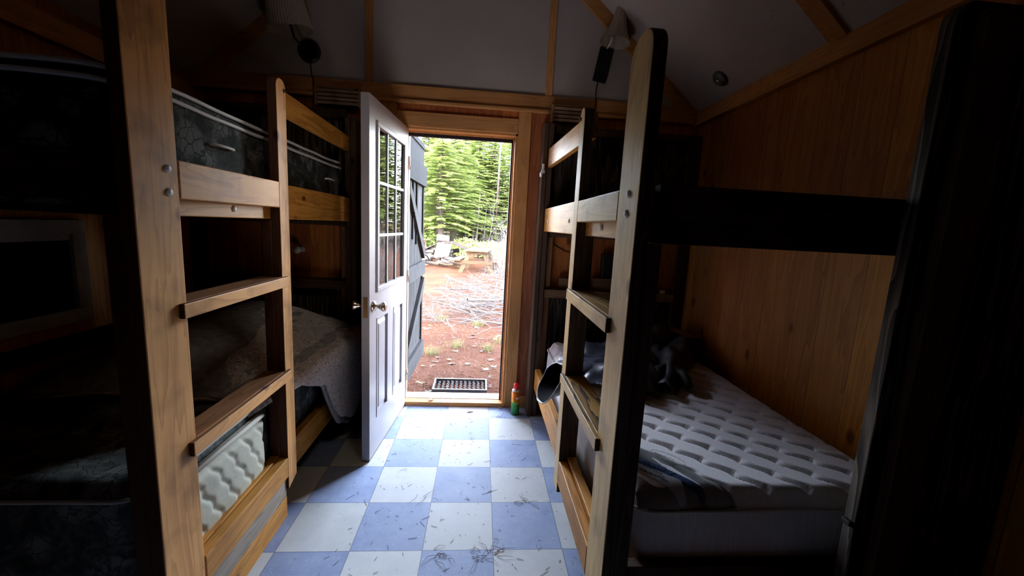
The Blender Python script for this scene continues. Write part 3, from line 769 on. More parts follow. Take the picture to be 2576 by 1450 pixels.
# ------------------------------------------------------------------ shelf things, lamps
M_lampshade = plain('pleated_cream_shade', (.38, .34, .28), .8, 0, 20, .1)
t = thing('wall_lamp', 'wall lamp with pleated drum shade and round black backplate above the left bunk', 'lamp', (-1.29, .19, 2.46))
Ry = Matrix.Rotation(-.13, 4, 'Y') @ Matrix.Rotation(.12, 4, 'X')
MB().lathe([(.072, 0), (.072, .012), (.06, .022)], (-1.292, .2, 2.475), 32, Matrix.Rotation(PI/2, 4, 'X')).build('backplate', M_blackmetal, t, smooth=False)
MB().tube([(-1.292, .18, 2.475), (-1.30, .10, 2.47), (-1.33, .055, 2.50), (-1.345, .05, 2.57)], .007, 8).build('arm', M_blackmetal, t, smooth=True)
MB().lathe([(.128, 0), (.085, .30)], (-1.345, .05, 2.535), 96, Ry, False, pleat=.035).build('lamp_shade', M_lampshade, t)
MB().lathe([(.018, .0), (.028, .03), (.018, .07)], (-1.345, .05, 2.57), 12, Ry).build('bulb', plain('bulb_glass', (.5, .5, .48), .2), t, smooth=True)
MB().tube([(-1.285, .188, 2.41), (-1.28, .19, 2.33), (-1.262, .17, 2.30), (-1.258, .155, 2.235)], .0035, 6).build('cord', M_black, t)
t = thing('wall_lamp', 'wall lamp with bell shade and tilted black rectangular backplate above the right bunk', 'lamp', (.69, .19, 2.55))
R2 = Matrix.Translation((.690, .19, 2.545)) @ Matrix.Rotation(.17, 4, 'Y')
MB().box(-.047, .047, -.014, .01, -.112, .112, R2).build('backplate', M_blackmetal, t, bev=.003)
MB().tube([(.708, .178, 2.655), (.712, .12, 2.66), (.715, .09, 2.69)], .008, 8).build('arm', M_steel, t, smooth=True)
R3 = Matrix.Rotation(.12, 4, 'Y')
MB().lathe([(.102, 0), (.076, .05), (.052, .12), (.038, .19), (.034, .235)], (.735, .09, 2.655), 10, R3, False).build('lamp_shade', plain('cream_fabric_shade', (.42, .35, .27), .8), t)
MB().tube([(.662, .188, 2.44), (.655, .19, 2.36), (.652, .155, 2.31), (.648, .155, 2.2)], .0035, 6).build('cord', M_black, t)
M_slat = wood('X', (.42, .28, .18), (.28, .17, .1), .6, True, 0, 'slats')
for (x0, x1, lab_) in ((-1.235, -.955, 'slatted wooden vent box under the trim, left of the open door'), (.343, .615, 'slatted wooden vent box under the trim, right of the doorway')):
    t = thing('slatted_box', lab_, 'box', ((x0+x1)/2, .16, 2.14))
    for k in range(4): MB().box(x0+.008, x1, .118, .128, 2.135+k*.0255, 2.135+k*.0255+.0185).build('slat', M_slat, t, bev=.001)
    b = MB(); b.box(x0, x0+.012, .118, .162, 2.125, 2.24); b.box(x1-.001, x1+.012, .118, .162, 2.125, 2.24); b.box(x0, x1+.01, .13, .162, 2.236, 2.246)
    b.build('box_frame', M_slat, t)
    MB().box(x0+.012, x1-.002, .15, .158, 2.13, 2.235).build('backing', M_black, t)
# smoke detector on the right slope
nrm = Vector((-SL, 0, -1)).normalized(); q = Vector((0, 0, 1)).rotation_difference(nrm).to_matrix().to_4x4()
c0 = Vector((1.318, -.24, ZW+(XR-1.318)*SL))
t = thing('smoke_detector', 'small round detector on the right ceiling slope', 'detector', c0)
MB().lathe([(.05, 0), (.05, .012), (.042, .022), (.02, .026)], c0, 28, q).build('cover', plain('grey_plastic', (.14, .14, .14), .5), t, smooth=True)
MB().lathe([(.012, .024), (.010, .032)], c0, 12, q).build('lens', plain('shiny_lens', (.6, .6, .6), .1, .6), t, smooth=True)
# reading lamp on the left headboard
t = thing('reading_lamp', 'small chrome spot lamp above the shelf at the far end of the left lower bunk', 'lamp', (-1.37, .12, 1.16))
MB().lathe([(.02, 0), (.02, .01)], (-1.37, .198, 1.16), 16, Matrix.Rotation(PI/2, 4, 'X')).build('base', M_steel, t, smooth=False)
MB().tube([(-1.37, .19, 1.16), (-1.365, .13, 1.17)], .006, 8).build('arm', M_steel, t)
MB().lathe([(.026, 0), (.02, .035), (.008, .045)], (-1.362, .09, 1.163), 18, Matrix.Rotation(-PI/2, 4, 'X')).build('lamp_head', M_steel, t, smooth=True)
# shelf things on the right
tag(MB().box(.47, .545, .10, .15, .967, 1.045).build('wooden_block', wood('X', (.3, .2, .13), (.18, .11, .07), .6, False, 0, 'block'), bev=.003), 'small wooden block on the left of the right bunk shelf', 'block')
tag(MB().box(.73, 1.0, .10, .17, .967, 1.055).build('wooden_box', wood('X', (.24, .16, .11), (.14, .09, .06), .6, False, 0, 'box'), bev=.003), 'long low wooden box on the right bunk shelf', 'box')
t = thing('radio', 'black radio with a shiny front standing on the right bunk shelf', 'radio', (.85, .12, 1.057))
MB().box(.785, .89, .105, .165, 1.057, 1.235).build('case', M_black, t, bev=.006)
MB().box(.862, .884, .099, .105, 1.12, 1.22).build('dial', plain('glossy_dial', (.35, .36, .38), .15, .5), t)
tag(MB().box(1.215, 1.255, .055, .058, .967, .992).build('paper_card', plain('cream_card', (.75, .72, .6), .8)), 'tiny cream card on the right end of the right bunk shelf', 'card')
tag(MB().tube([(.36, .178, 1.372), (.39, .19, 1.33), (.45, .19, 1.27), (.52, .19, 1.235), (.62, .19, 1.22)], .003, 6).build('cable', M_black), 'thin black cable drooping below the right bunk upper rail', 'cable')

# ------------------------------------------------------------------ doors
def frame_at(h, n):
    d = (Vector(n)-Vector(h)).normalized(); a = math.atan2(d.y, d.x)
    return Matrix.Translation((h[0], h[1], 0)) @ Matrix.Rotation(a, 4, 'Z'), a
def white_paint():
    m, nt, b = newmat('scuffed_white_paint'); co = objco(nt, False)
    n = N(nt, 'ShaderNodeTexNoise'); n.inputs['Scale'].default_value = 28; n.inputs['Detail'].default_value = 6; n.inputs['Roughness'].default_value = .7; L(nt, co, n.inputs[0])
    c = mixc(nt, ramp(nt, n.outputs[0], [(.27, (1, 1, 1)), (.32, (0, 0, 0))]), (.30, .292, .32), (.10, .07, .06))
    n2 = N(nt, 'ShaderNodeTexNoise'); n2.inputs['Scale'].default_value = 4; n2.inputs['Detail'].default_value = 4; L(nt, co, n2.inputs[0])
    c = mixc(nt, 1, c, ramp(nt, n2.outputs[0], [(.3, (.86, .85, .86)), (.6, (1, 1, 1))]), 'MULTIPLY')
    L(nt, c, b.inputs['Base Color']); b.inputs['Roughness'].default_value = .38; return m
M_white = white_paint()
H, Nn = (-.637, .185), (-.700, -.570)
FM, ang = frame_at(H, Nn); LW = math.hypot(H[0]-Nn[0], H[1]-Nn[1])
door = struct(thing('door_1', 'white half-glazed door standing open into the room', None, (H[0], H[1], 0)))
del_keys = [kk for kk in ('category',) if kk in door.keys()]
T_ = .044
# local: u from the hinge to the free edge, front face at y=0, thickness to -y
def U(near): return LW-near       # distance measured from the free edge
z0, z1 = .012, 2.03
b = MB()
st = .105
ux0, ux1 = U(.675), U(.105)       # glazing unit
gz0, gz1 = .985, 1.925
b.box(0, ux0, -T_, 0, z0, z1, FM); b.box(ux1, LW, -T_, 0, z0, z1, FM)
b.box(ux0, ux1, -T_, 0, gz1, z1, FM); b.box(ux0, ux1, -T_, 0, .835, gz0, FM); b.box(ux0, ux1, -T_, 0, z0, .225, FM)
pl = [(U(.325), U(.115)), (U(.655), U(.435))]
b.box(ux0, pl[1][0], -T_, 0, .225, .835, FM); b.box(pl[1][1], pl[0][0], -T_, 0, .225, .835, FM)
b.box(pl[0][1], ux1, -T_, 0, .225, .835, FM)
b.build('door_frame', M_white, door)
for (a, c) in pl:
    b = MB(); b.box(a, c, -T_+.008, -.012, .225, .835, FM)
    e = .028; g = .05
    lo = [(a+e, -.012, .225+e), (c-e, -.012, .225+e), (c-e, -.012, .835-e), (a+e, -.012, .835-e)]
    hi = [(a+g, -.002, .225+g), (c-g, -.002, .225+g), (c-g, -.002, .835-g), (a+g, -.002, .835-g)]
    b.hexa([FM @ Vector(p) for p in lo+hi])
    for (p0, p1, q0, q1) in ((a, c, .225, .237), (a, c, .823, .835), (a, a+.012, .237, .823), (c-.012, c, .237, .823)):
        b.box(p0, p1, -.012, .003, q0, q1, FM)
    b.build('door_panel', M_white, door)
b = MB()
w = .03
for (p0, p1, q0, q1) in ((ux0, ux1, gz0, gz0+w), (ux0, ux1, gz1-w, gz1), (ux0, ux0+w, gz0+w, gz1-w), (ux1-w, ux1, gz0+w, gz1-w)):
    b.box(p0, p1, -T_-.006, .010, q0, q1, FM)
gu0, gu1, gg0, gg1 = ux0+w, ux1-w, gz0+w, gz1-w
b.build('glazing_frame', M_white, door, bev=.004)
b = MB()
for i in (1, 2):
    u = gu0+(gu1-gu0)*i/3; b.box(u-.009, u+.009, -.030, .002, gg0, gg1, FM)
for i in (1, 2):
    z = gg0+(gg1-gg0)*i/3; b.box(gu0, gu1, -.030, .0025, z-.009, z+.009, FM)
b.build('muntin_grid', M_white, door, bev=.003)
def glass():
    m = bpy.data.materials.new('clear_window_glass'); m.use_nodes = True; nt = m.node_tree; nt.nodes.clear()
    out = N(nt, 'ShaderNodeOutputMaterial'); tr = N(nt, 'ShaderNodeBsdfTransparent'); tr.inputs[0].default_value = (.93, .95, .94, 1)
    gl = N(nt, 'ShaderNodeBsdfGlossy'); gl.inputs['Roughness'].default_value = .005; gl.inputs[0].default_value = (1, 1, 1, 1)
    fr = N(nt, 'ShaderNodeFresnel'); fr.inputs[0].default_value = 1.9
    mx_ = N(nt, 'ShaderNodeMixShader'); L(nt, fr.outputs[0], mx_.inputs[0]); L(nt, tr.outputs[0], mx_.inputs[1]); L(nt, gl.outputs[0], mx_.inputs[2]); L(nt, mx_.outputs[0], out.inputs[0])
    return m
M_glass = glass()
MB().box(gu0, gu1, -.008, -.005, gg0, gg1, FM).build('glass_pane', M_glass, door)
M_brass = plain('aged_nickel', (.55, .47, .38), .25, 1.0)
for sgn in (1, -1):
    R = Matrix.Rotation(-sgn*PI/2, 4, 'X')
    Mk = FM @ Matrix.Translation((U(.06), 0 if sgn > 0 else -T_, .915)) @ R
    MB().lathe([(.032, 0), (.032, .004), (.028, .010), (.013, .014), (.011, .030), (.020, .042), (.029, .058), (.029, .066), (.016, .072), (.0, .073)][:-1], (0, 0, 0), 24, Mk).build('door_knob', M_brass, door, smooth=True)
b = MB(); b.box(LW-.0005, LW+.0015, -.034, -.010, .86, .975, FM); b.build('latch_plate', M_brass, door)
b = MB(); b.box(0.005, LW-.005, -T_+.004, -.002, .002, z0, FM); b.build('door_sweep', plain('brown_sweep', (.10, .06, .05), .7), door)
for z in (.25, 1.0, 1.8):
    MB().tube([(H[0]+.008, H[1]+.006, z-.045), (H[0]+.008, H[1]+.006, z+.045)], .006, 8).build('hinge', M_brass, door, smooth=True)

# outer plank shutter door
M_shut = wood('Z', (.040, .042, .046), (.024, .026, .029), .7, True, .4, 'grey_plank', 1.0, .1)
M_shutd = wood('Z', (.006, .007, .008), (.014, .015, .017), .7, False, .3, 'tarred', 1.0, .1)
SH, SN = (-.690, .39), (-.672, 1.19)
SM, _ = frame_at(SH, SN); SW = math.hypot(SH[0]-SN[0], SH[1]-SN[1])
d2 = struct(thing('door_2', 'weathered plank outer door swung open outside', None, (SH[0], SH[1], 0)))
# local +y is to the left of hinge->free direction = world -x; the brace side faces -y (world +x)
b = MB(); n = 6
for i in range(n):
    a = SW*i/n+.003; c = SW*(i+1)/n-.003; b.box(a, c, 0, .022, .06+.004*(i % 2), 1.95, SM)
b.build('plank_panel', M_shut, d2)
b = MB(); b.box(0, SW+.004, -.001, .028, 1.80, 2.06, SM); b.box(0, SW-.02, -.01, .028, 2.06, 2.10, SM); b.build('tar_paper_cap', M_shutd, d2)
for (zz, hh) in ((.09, .15), (.90, .13), (1.72, .18)):
    MB().box(0, SW, -.032, 0, zz, zz+hh, SM).build('batten', M_shut if zz < 1.5 else M_shutd, d2, bev=.003)
def brace(za, zb, ua=.03, ub=None, mat=M_shut):
    ub = SW-.03 if ub is None else ub
    w_ = .05
    pts = [(ua, -.001, za-w_), (ub, -.001, zb-w_), (ub, -.001, zb+w_), (ua, -.001, za+w_)]
    b = MB(); b.prism([SM @ Vector(p) for p in pts], SM.to_3x3() @ Vector((0, -.03, 0))); return b.build('brace', mat, d2, bev=.002)
brace(.32, .82); brace(1.66, 1.10)
b = MB()
for (u0, u1, q0, q1) in ((.0, .05, 1.03, 1.8), (.25, .30, 1.25, 1.82), (.42, .45, 1.2, 1.8), (.74, .79, 1.1, 1.82), (.0, .06, .12, .9), (.74, .79, .25, .88)):
    b.box(u0, u1, -.012, -.001, q0, q1, SM)
b.build('tar_strip', M_shutd, d2)
b = MB(); b.tube([SM @ Vector(p) for p in [(SW-.01, -.01, 1.10), (SW+.05, -.04, 1.07), (SW+.08, -.06, 1.03)]], .008, 6); b.build('latch', M_black, d2)

# ------------------------------------------------------------------ spray can
c = Vector((.200, .075, 0)); r = .031
t = thing('spray_can', 'orange and green insect spray can with red cap on the floor right of the doorway', 'spray can', c)
def can_mat():
    m, nt, b = newmat('printed_can'); tc = N(nt, 'ShaderNodeTexCoord'); s = N(nt, 'ShaderNodeSeparateXYZ'); L(nt, tc.outputs['Object'], s.inputs[0])
    n = N(nt, 'ShaderNodeTexNoise'); n.inputs['Scale'].default_value = 30; L(nt, tc.outputs['Object'], n.inputs[0])
    z = math_(nt, 'ADD', s.outputs[2], math_(nt, 'MULTIPLY', s.outputs[0], .35))
    z = math_(nt, 'ADD', math_(nt, 'MULTIPLY', z, 5.3), .5)
    c_ = ramp(nt, z, [(.0, (.03, .20, .05)), (.48, (.05, .30, .06)), (.53, (.55, .45, .04)), (.60, (.75, .25, .02)), (.95, (.72, .16, .03))])
    c_ = mixc(nt, 1, c_, ramp(nt, n.outputs[0], [(.3, (.8, .8, .8)), (.6, (1.1, 1.1, 1.1))]), 'MULTIPLY')
    L(nt, c_, b.inputs['Base Color']); b.inputs['Roughness'].default_value = .3; b.inputs['Metallic'].default_value = .25; return m
MB().lathe([(.028, 0), (r, .003), (r, .185)], c, 40).build('can_body', can_mat(), t, smooth=True, bev=0)
MB().lathe([(r+.0005, .184), (r+.001, .189), (.027, .197), (.020, .203), (.016, .204)], c, 40).build('can_shoulder', plain('can_rim', (.7, .7, .72), .25, .8), t, smooth=True)
MB().lathe([(.019, .203), (.021, .206), (.0205, .235), (.015, .243), (.008, .244)], c, 28).build('cap', plain('red_plastic', (.80, .02, .02), .3), t, smooth=True)
MB().box(c.x+.018, c.x+.024, c.y-.004, c.y+.004, .208, .236).build('nozzle', plain('pink_plastic', (.85, .2, .17), .3), t, bev=.002)
def oncan(a0, zc, rr=r+.0006):
    def f(u, v, w): a = a0 + u/r; return (c.x+(rr+w)*math.cos(a), c.y+(rr+w)*math.sin(a), zc+v)
    return f
M_wt = plain('white_print', (.85, .85, .83), .4)
place_text('OFF!', .021, oncan(-1.66, .128), M_wt, t, bold=.0006)
place_text('DEEP WOODS', .0058, oncan(-1.7, .158), plain('brown_print', (.25, .08, .02), .4), t)
b = MB()
for kk, (a0, zc, rx, rz) in enumerate(((-1.25, .138, .026, .021),)):
    pts = []
    for i in range(25):
        a = 2*PI*i/24; aa = a0 + rx*math.cos(a)/r; pts.append((c.x+(r+.0004)*math.cos(aa), c.y+(r+.0004)*math.sin(aa), zc+rz*math.sin(a)))
    b.tube(pts, .0008, 4, False)
b.build('oval_border', plain('orange_print', (.8, .45, .1), .4), t)
b = MB()
pts = [(c.x+(r+.0004)*math.cos(a), c.y+(r+.0004)*math.sin(a), .104-.010*math.sin((a+2.3)*1.6)) for a in [(-2.3+i*.09) for i in range(12)]]
b.tube(pts, .0011, 4, False); b.build('swoosh', M_wt, t)
place_text('*', .034, oncan(-1.3, .075), plain('orange_dot', (.85, .3, .15), .4), t, bold=.001)

# ------------------------------------------------------------------ leaves and litter indoors
def leaf_mesh(seed, size):
    rnd = random.Random(seed); b = MB()
    ang = [0, 20, 38, 55, 75, 95, 118, 140, 165, 180]
    rad = [1, .55, .8, .5, .95, .55, .75, .4, .5, .25]
    out = [(a*PI/180, rr) for a, rr in zip(ang, rad)] + [((360-a)*PI/180, rr) for a, rr in zip(ang[-2:0:-1], rad[-2:0:-1])]
    cv = b.bm.verts.new((0, 0, size*.05)); vs = []
    for a, rr in out:
        rr *= size*(.85+.3*rnd.random()); vs.append(b.bm.verts.new((rr*math.cos(a), rr*math.sin(a), size*(.35*rnd.random()*rr/size))))
    for i in range(len(vs)): b.bm.faces.new([cv, vs[i], vs[(i+1) % len(vs)]])
    b.tube([(-size*.2, 0, size*.05), (-size*.8, size*.1, size*.12)], .0012, 4)
    return b
M_leafp = plain('dry_leaf_pink', (.42, .30, .27), .8, 0, 30, .3)
M_leafb = plain('dry_leaf_brown', (.30, .16, .10), .8, 0, 30, .3)
for i, (x, y, z, s_, lab_, mm) in enumerate(((-.445, .215, .034, .035, 'curled brown leaf lying on the wooden door sill', M_leafb),
                                    (-.135, .105, .002, .042, 'pale dry leaf on the white tile near the door sill', M_leafp),
                                    (.118, -1.50, .002, .018, 'tiny brown leaf scrap on the floor tile near the right bunk', M_leafb),
                                    (.09, .165, .002, .022, 'small leaf scrap on the floor against the right end of the sill', M_leafp))):
    o = leaf_mesh(i, s_).build('dry_leaf', mm, smooth=True); o.location = (x, y, z+s_*.16); o.rotation_euler = (0, 0, i*1.9)
    tag(o, lab_, 'leaf', 'dry leaves on the floor')
M_twig = plain('brown_twig', (.13, .085, .07), .8)
def twig_cluster(cx, cy, n, spread, seed, ln=.07):
    rnd = random.Random(seed); b = MB()
    for _ in range(n):
        a = rnd.uniform(0, 2*PI); x = cx+rnd.gauss(0, spread); y = cy+rnd.gauss(0, spread*.45); l = ln*rnd.uniform(.4, 1.2)
        k = rnd.uniform(-.5, .5)
        b.tube([(x, y, .002), (x+l*.5*math.cos(a), y+l*.5*math.sin(a), .004+rnd.random()*.008), (x+l*math.cos(a+k), y+l*math.sin(a+k), .003)], [.0011, .0009, .0005], 4, False)
    return b
for i, (cx, cy, n, sp, lab_) in enumerate(((-.22, -1.25, 9, .035, 'little heap of brown pine twigs on the tiles, mid aisle'), (-.03, -1.24, 16, .035, 'densest tuft of pine needles on the tile corner near the right bunk'),
                                 (-.38, -1.42, 11, .05, 'sprawl of thin twigs on the tiles at the bottom edge of view'), (.15, -.93, 6, .03, 'short crooked twig sprig on the blue tile by the right bunk'),
                                 (-.35, -.86, 4, .04, 'pair of crossed needles on the blue tile mid aisle'))):
    tag(twig_cluster(cx, cy, n, sp, 20+i).build('twig_cluster', M_twig), lab_, 'twigs')
rnd = random.Random(3); b = MB()
for _ in range(330):
    x = rnd.uniform(-.75, .42); y = -1.9+2.05*rnd.random()**.8; a = rnd.uniform(0, 2*PI); l = rnd.uniform(.004, .032)*(1 if rnd.random() < .8 else 2)
    if x < -.68 and y > -.6: continue
    b.tube([(x, y, .0015), (x+l*math.cos(a), y+l*math.sin(a), .0022)], .0007, 4, False)
for _ in range(120):
    x = rnd.uniform(-.72, .42); y = rnd.uniform(-1.9, .15); s_ = rnd.uniform(.001, .0035); b.box(x, x+s_, y, y+s_, .0003, .0003+s_*.6)
tag(b.build('needle_litter', M_twig), 'scattered pine needles and grit over the tile floor', 'litter', kind='stuff')

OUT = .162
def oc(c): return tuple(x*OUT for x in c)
# ================================================================== OUTDOORS
def gz(x, y):
    return -.11 + .03*noise.noise(Vector((x*.6, y*.6, 0)))*smoothstep(1.5, 4, y) + max(0, y-11)*.022
def ground_mat():
    m, nt, b = newmat('needle_litter_ground'); g = N(nt, 'ShaderNodeNewGeometry'); co = g.outputs['Position']
    n = N(nt, 'ShaderNodeTexNoise'); n.inputs['Scale'].default_value = 1.3; n.inputs['Detail'].default_value = 6; L(nt, co, n.inputs[0])
    n2 = N(nt, 'ShaderNodeTexNoise'); n2.inputs['Scale'].default_value = 45; n2.inputs['Detail'].default_value = 4; n2.inputs['Distortion'].default_value = 3; L(nt, co, n2.inputs[0])
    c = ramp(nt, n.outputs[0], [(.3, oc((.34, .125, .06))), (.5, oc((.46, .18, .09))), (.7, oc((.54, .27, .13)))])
    c = mixc(nt, 1, c, ramp(nt, n2.outputs[0], [(.3, (.35, .3, .3)), (.5, (1, 1, 1)), (.7, (1.5, 1.45, 1.4))]), 'MULTIPLY')
    L(nt, c, b.inputs['Base Color']); b.inputs['Roughness'].default_value = .95; b.inputs['Specular IOR Level'].default_value = .1
    bump(nt, b, n2.outputs[0], .8, .02); return m
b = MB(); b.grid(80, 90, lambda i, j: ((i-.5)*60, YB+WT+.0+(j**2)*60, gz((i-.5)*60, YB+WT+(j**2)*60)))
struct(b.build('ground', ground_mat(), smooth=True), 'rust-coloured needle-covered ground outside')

# boot grate by the door
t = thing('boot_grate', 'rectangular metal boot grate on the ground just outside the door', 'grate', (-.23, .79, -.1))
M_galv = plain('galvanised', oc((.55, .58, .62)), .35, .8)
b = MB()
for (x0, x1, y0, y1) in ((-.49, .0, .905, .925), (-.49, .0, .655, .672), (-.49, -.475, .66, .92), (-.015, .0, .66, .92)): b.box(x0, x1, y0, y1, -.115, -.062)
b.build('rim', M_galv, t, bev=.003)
b = MB()
for i in range(12):
    pts = [(-.48+.04*i+.012*((j % 2)*2-1), .665+.02*j, -.08) for j in range(13)]
    b.tube(pts, .003, 4)
b.build('mesh_bars', M_galv, t)
# leaves outside
M_ol = [plain('pale_leaf', oc((.62, .52, .47)), .8, 0, 20, .25), plain('yellow_leaf', oc((.62, .42, .10)), .8, 0, 20, .25), plain('rust_leaf', oc((.42, .17, .08)), .8, 0, 20, .25)]
rnd = random.Random(11); proto = [leaf_mesh(50+k, .05).build('fallen_leaf', M_ol[0], smooth=True) for k in range(4)]
spots = [(-.60, .62, 0), (-.52, .70, 0), (-.62, .5, 0), (-.45, .55, 0), (-.36, .52, 0), (.0, .58, 0), (-.55, 1.5, 0), (-.20, 1.45, 0), (-.32, 1.0, 0), (-.66, 1.35, 1), (-.62, .9, 1), (-.05, 1.9, 0), (-.15, 2.1, 1), (.05, 1.6, 2)]
for _ in range(64): spots.append((rnd.uniform(-.95, .35), rnd.uniform(.5, 5.5), rnd.choice((0, 0, 1, 2))))
lb = {0: 'pale dry leaf on the rusty ground outside the doorway', 1: 'yellow fallen leaf on the ground outside the doorway', 2: 'rust-brown fallen leaf on the ground outside the doorway'}
gr = {0: 'pale fallen leaves outside', 1: 'yellow fallen leaves outside', 2: 'rust-brown fallen leaves outside'}
meshes = {}
for k in range(4):
    for cc in range(3):
        me = proto[k].data.copy(); me.materials.clear(); me.materials.append(M_ol[cc]); meshes[k, cc] = me
for i, (x, y, cc) in enumerate(spots):
    o = bpy.data.objects.new('fallen_leaf', meshes[i % 4, cc]); COL.objects.link(o)
    o.location = (x, y, gz(x, y)+.012); o.rotation_euler = (rnd.uniform(-.2, .2), rnd.uniform(-.2, .2), rnd.uniform(0, 6.28)); s_ = rnd.uniform(.6, 1.15); o.scale = (s_, s_, s_)
    tag(o, lb[cc], 'leaf', gr[cc])
for p_ in proto: bpy.data.objects.remove(p_)
# needles on the ground (stuff)
rnd = random.Random(5); b = MB()
for _ in range(5200):
    y = .42+4.2*rnd.random()**1.6; x = rnd.uniform(-1.0, .45)+.0; a = rnd.uniform(0, PI); l = rnd.uniform(.03, .08)
    z = gz(x, y)+.004+rnd.random()*.012
    dx, dy = l*math.cos(a), l*math.sin(a); w_ = .0012
    v = [b.bm.verts.new(p) for p in ((x, y, z), (x+w_, y+w_, z+.001), (x+dx+w_, y+dy+w_, z+rnd.uniform(0, .01)), (x+dx, y+dy, z+.002))]
    b.bm.faces.new(v)
tag(b.build('pine_needle_carpet', plain('rust_needles', oc((.5, .24, .13)), .8)), 'carpet of rusty pine needles on the ground outside', 'needles', kind='stuff')
# grass tufts
M_grass = plain('yellow_green_grass', oc((.50, .48, .10)), .8, 0, 10, .3)
for i, (x, y, lab_) in enumerate(((-.62, 1.75, 'yellowing grass tuft beside the outer door'), (-.35, 2.05, 'yellowing grass tuft left of centre beyond the boot grate'), (.02, 1.95, 'yellow-green grass tuft straight out from the doorway, right side'), (-.10, 3.1, 'low grass tuft at the front edge of the brush pile'), (-.70, 3.4, 'green grass tuft at the left front of the brush pile'), (.22, 2.3, 'thin grass tuft near the right jamb view outside'))):
    rnd = random.Random(60+i); b = MB()
    for _ in range(60):
        px, py = x+rnd.gauss(0, .05), y+rnd.gauss(0, .04); a = rnd.uniform(0, 6.28); l = rnd.uniform(.05, .13); z = gz(px, py)
        b.tube([(px, py, z), (px+l*.3*math.cos(a), py+l*.3*math.sin(a), z+l*.7), (px+l*.9*math.cos(a), py+l*.9*math.sin(a), z+l*.8)], [.0022, .0016, .0004], 3, False)
    tag(b.build('grass_tuft', M_grass), lab_, 'grass')

# bare branches and brush
M_branch = plain('bleached_branch', oc((.33, .305, .285)), .85, 0, 12, .35)
M_branchd = plain('brown_branch', oc((.24, .19, .17)), .85, 0, 12, .35)
def grow(b, p, d, l, r, depth, rnd, up=0.0, flat=0.0, seg=5):
    pts = [Vector(p)]; rs = [r]; dd = Vector(d).normalized(); n = 6
    for i in range(n):
        dd = (dd + Vector((rnd.gauss(0, .13), rnd.gauss(0, .13), rnd.gauss(0, .10)+up*.08))).normalized()
        if flat and pts[-1].z < gz(pts[-1].x, pts[-1].y)+.03: dd.z = abs(dd.z)*.3
        if flat and pts[-1].z > gz(0, pts[-1].y)+flat: dd.z = -abs(dd.z)*.4
        pts.append(pts[-1]+dd*l/n); rs.append(r*(1-.85*(i+1)/n))
    b.tube(pts, rs, seg, False)
    if depth > 0:
        for _ in range(rnd.randint(3, 5)):
            i = rnd.randint(1, n-1); q_ = (pts[i]-pts[i-1]).normalized()
            nd = (q_ + Vector((rnd.gauss(0, .6), rnd.gauss(0, .6), rnd.gauss(0, .4)+up*.2))).normalized()
            grow(b, pts[i], nd, l*rnd.uniform(.3, .6), max(.0015, rs[i]*.6), depth-1, rnd, up, flat, 4)
BR = [  # start, end, radius
    ((1.0, 3.9), (-.75, 3.75), .030), ((.9, 3.35), (-.35, 3.20), .030), ((.95, 4.4), (-.9, 4.6), .026), ((-.30, 4.0), (.8, 5.3), .028),
    ((-.95, 7.2), (.1, 5.6), .032), ((-.85, 4.9), (-.15, 3.5), .018), ((-.55, 3.6), (-.1, 3.15), .014), ((.7, 4.9), (-.6, 5.4), .022),
    ((-1.1, 6.0), (.6, 5.9), .020), ((.9, 6.6), (-.7, 6.7), .024), ((-.9, 5.4), (.3, 4.5), .018), ((.3, 6.4), (-.2, 4.7), .018), ((.8, 5.7), (-.2, 5.1), .02), ((-.5, 4.25), (.55, 3.6), .02), ((.45, 4.6), (-.75, 4.2), .018), ((-.9, 4.1), (.0, 3.95), .015)]
for i, (a, e, r_) in enumerate(BR):
    rnd = random.Random(100+i); b = MB(); za = gz(*a)+.06+.18*rnd.random()*(a[1] > 3.5); ze = gz(*e)+.05+.1*rnd.random()
    p = Vector((a[0], a[1], za)); d = Vector((e[0], e[1], ze))-p
    grow(b, p, d, d.length*1.05, r_, 2, rnd, 0, .30)
    tag(b.build('bare_branch', M_branch if i % 4 else M_branchd, smooth=True), 'bare fallen branch lying across the brush pile outside the doorway' if i % 4 else 'darker brown bare branch lying in the brush pile outside the doorway', 'branch', 'bare branches in the brush pile' if i % 4 else 'brown branches in the brush pile')
rnd = random.Random(77); b = MB()
for _ in range(340):
    x, y = rnd.uniform(-1.15, 1.5), rnd.uniform(2.9, 8.2); a = rnd.uniform(0, 6.28)
    if x < -.45 and y > 5.5: continue
    h_ = .25*smoothstep(-.6, .8, x)*smoothstep(3.2, 6, y)
    grow(b, (x, y, gz(x, y)+.03+rnd.random()*(.08+h_)), (math.cos(a), math.sin(a), rnd.uniform(-.1, .25)), rnd.uniform(.3, .9), rnd.uniform(.004, .009), 1, rnd, 0, .25+h_, 4)
tag(b.build('brush_tangle', M_branch), 'tangle of fine grey twigs filling the brush pile', 'twigs', kind='stuff')
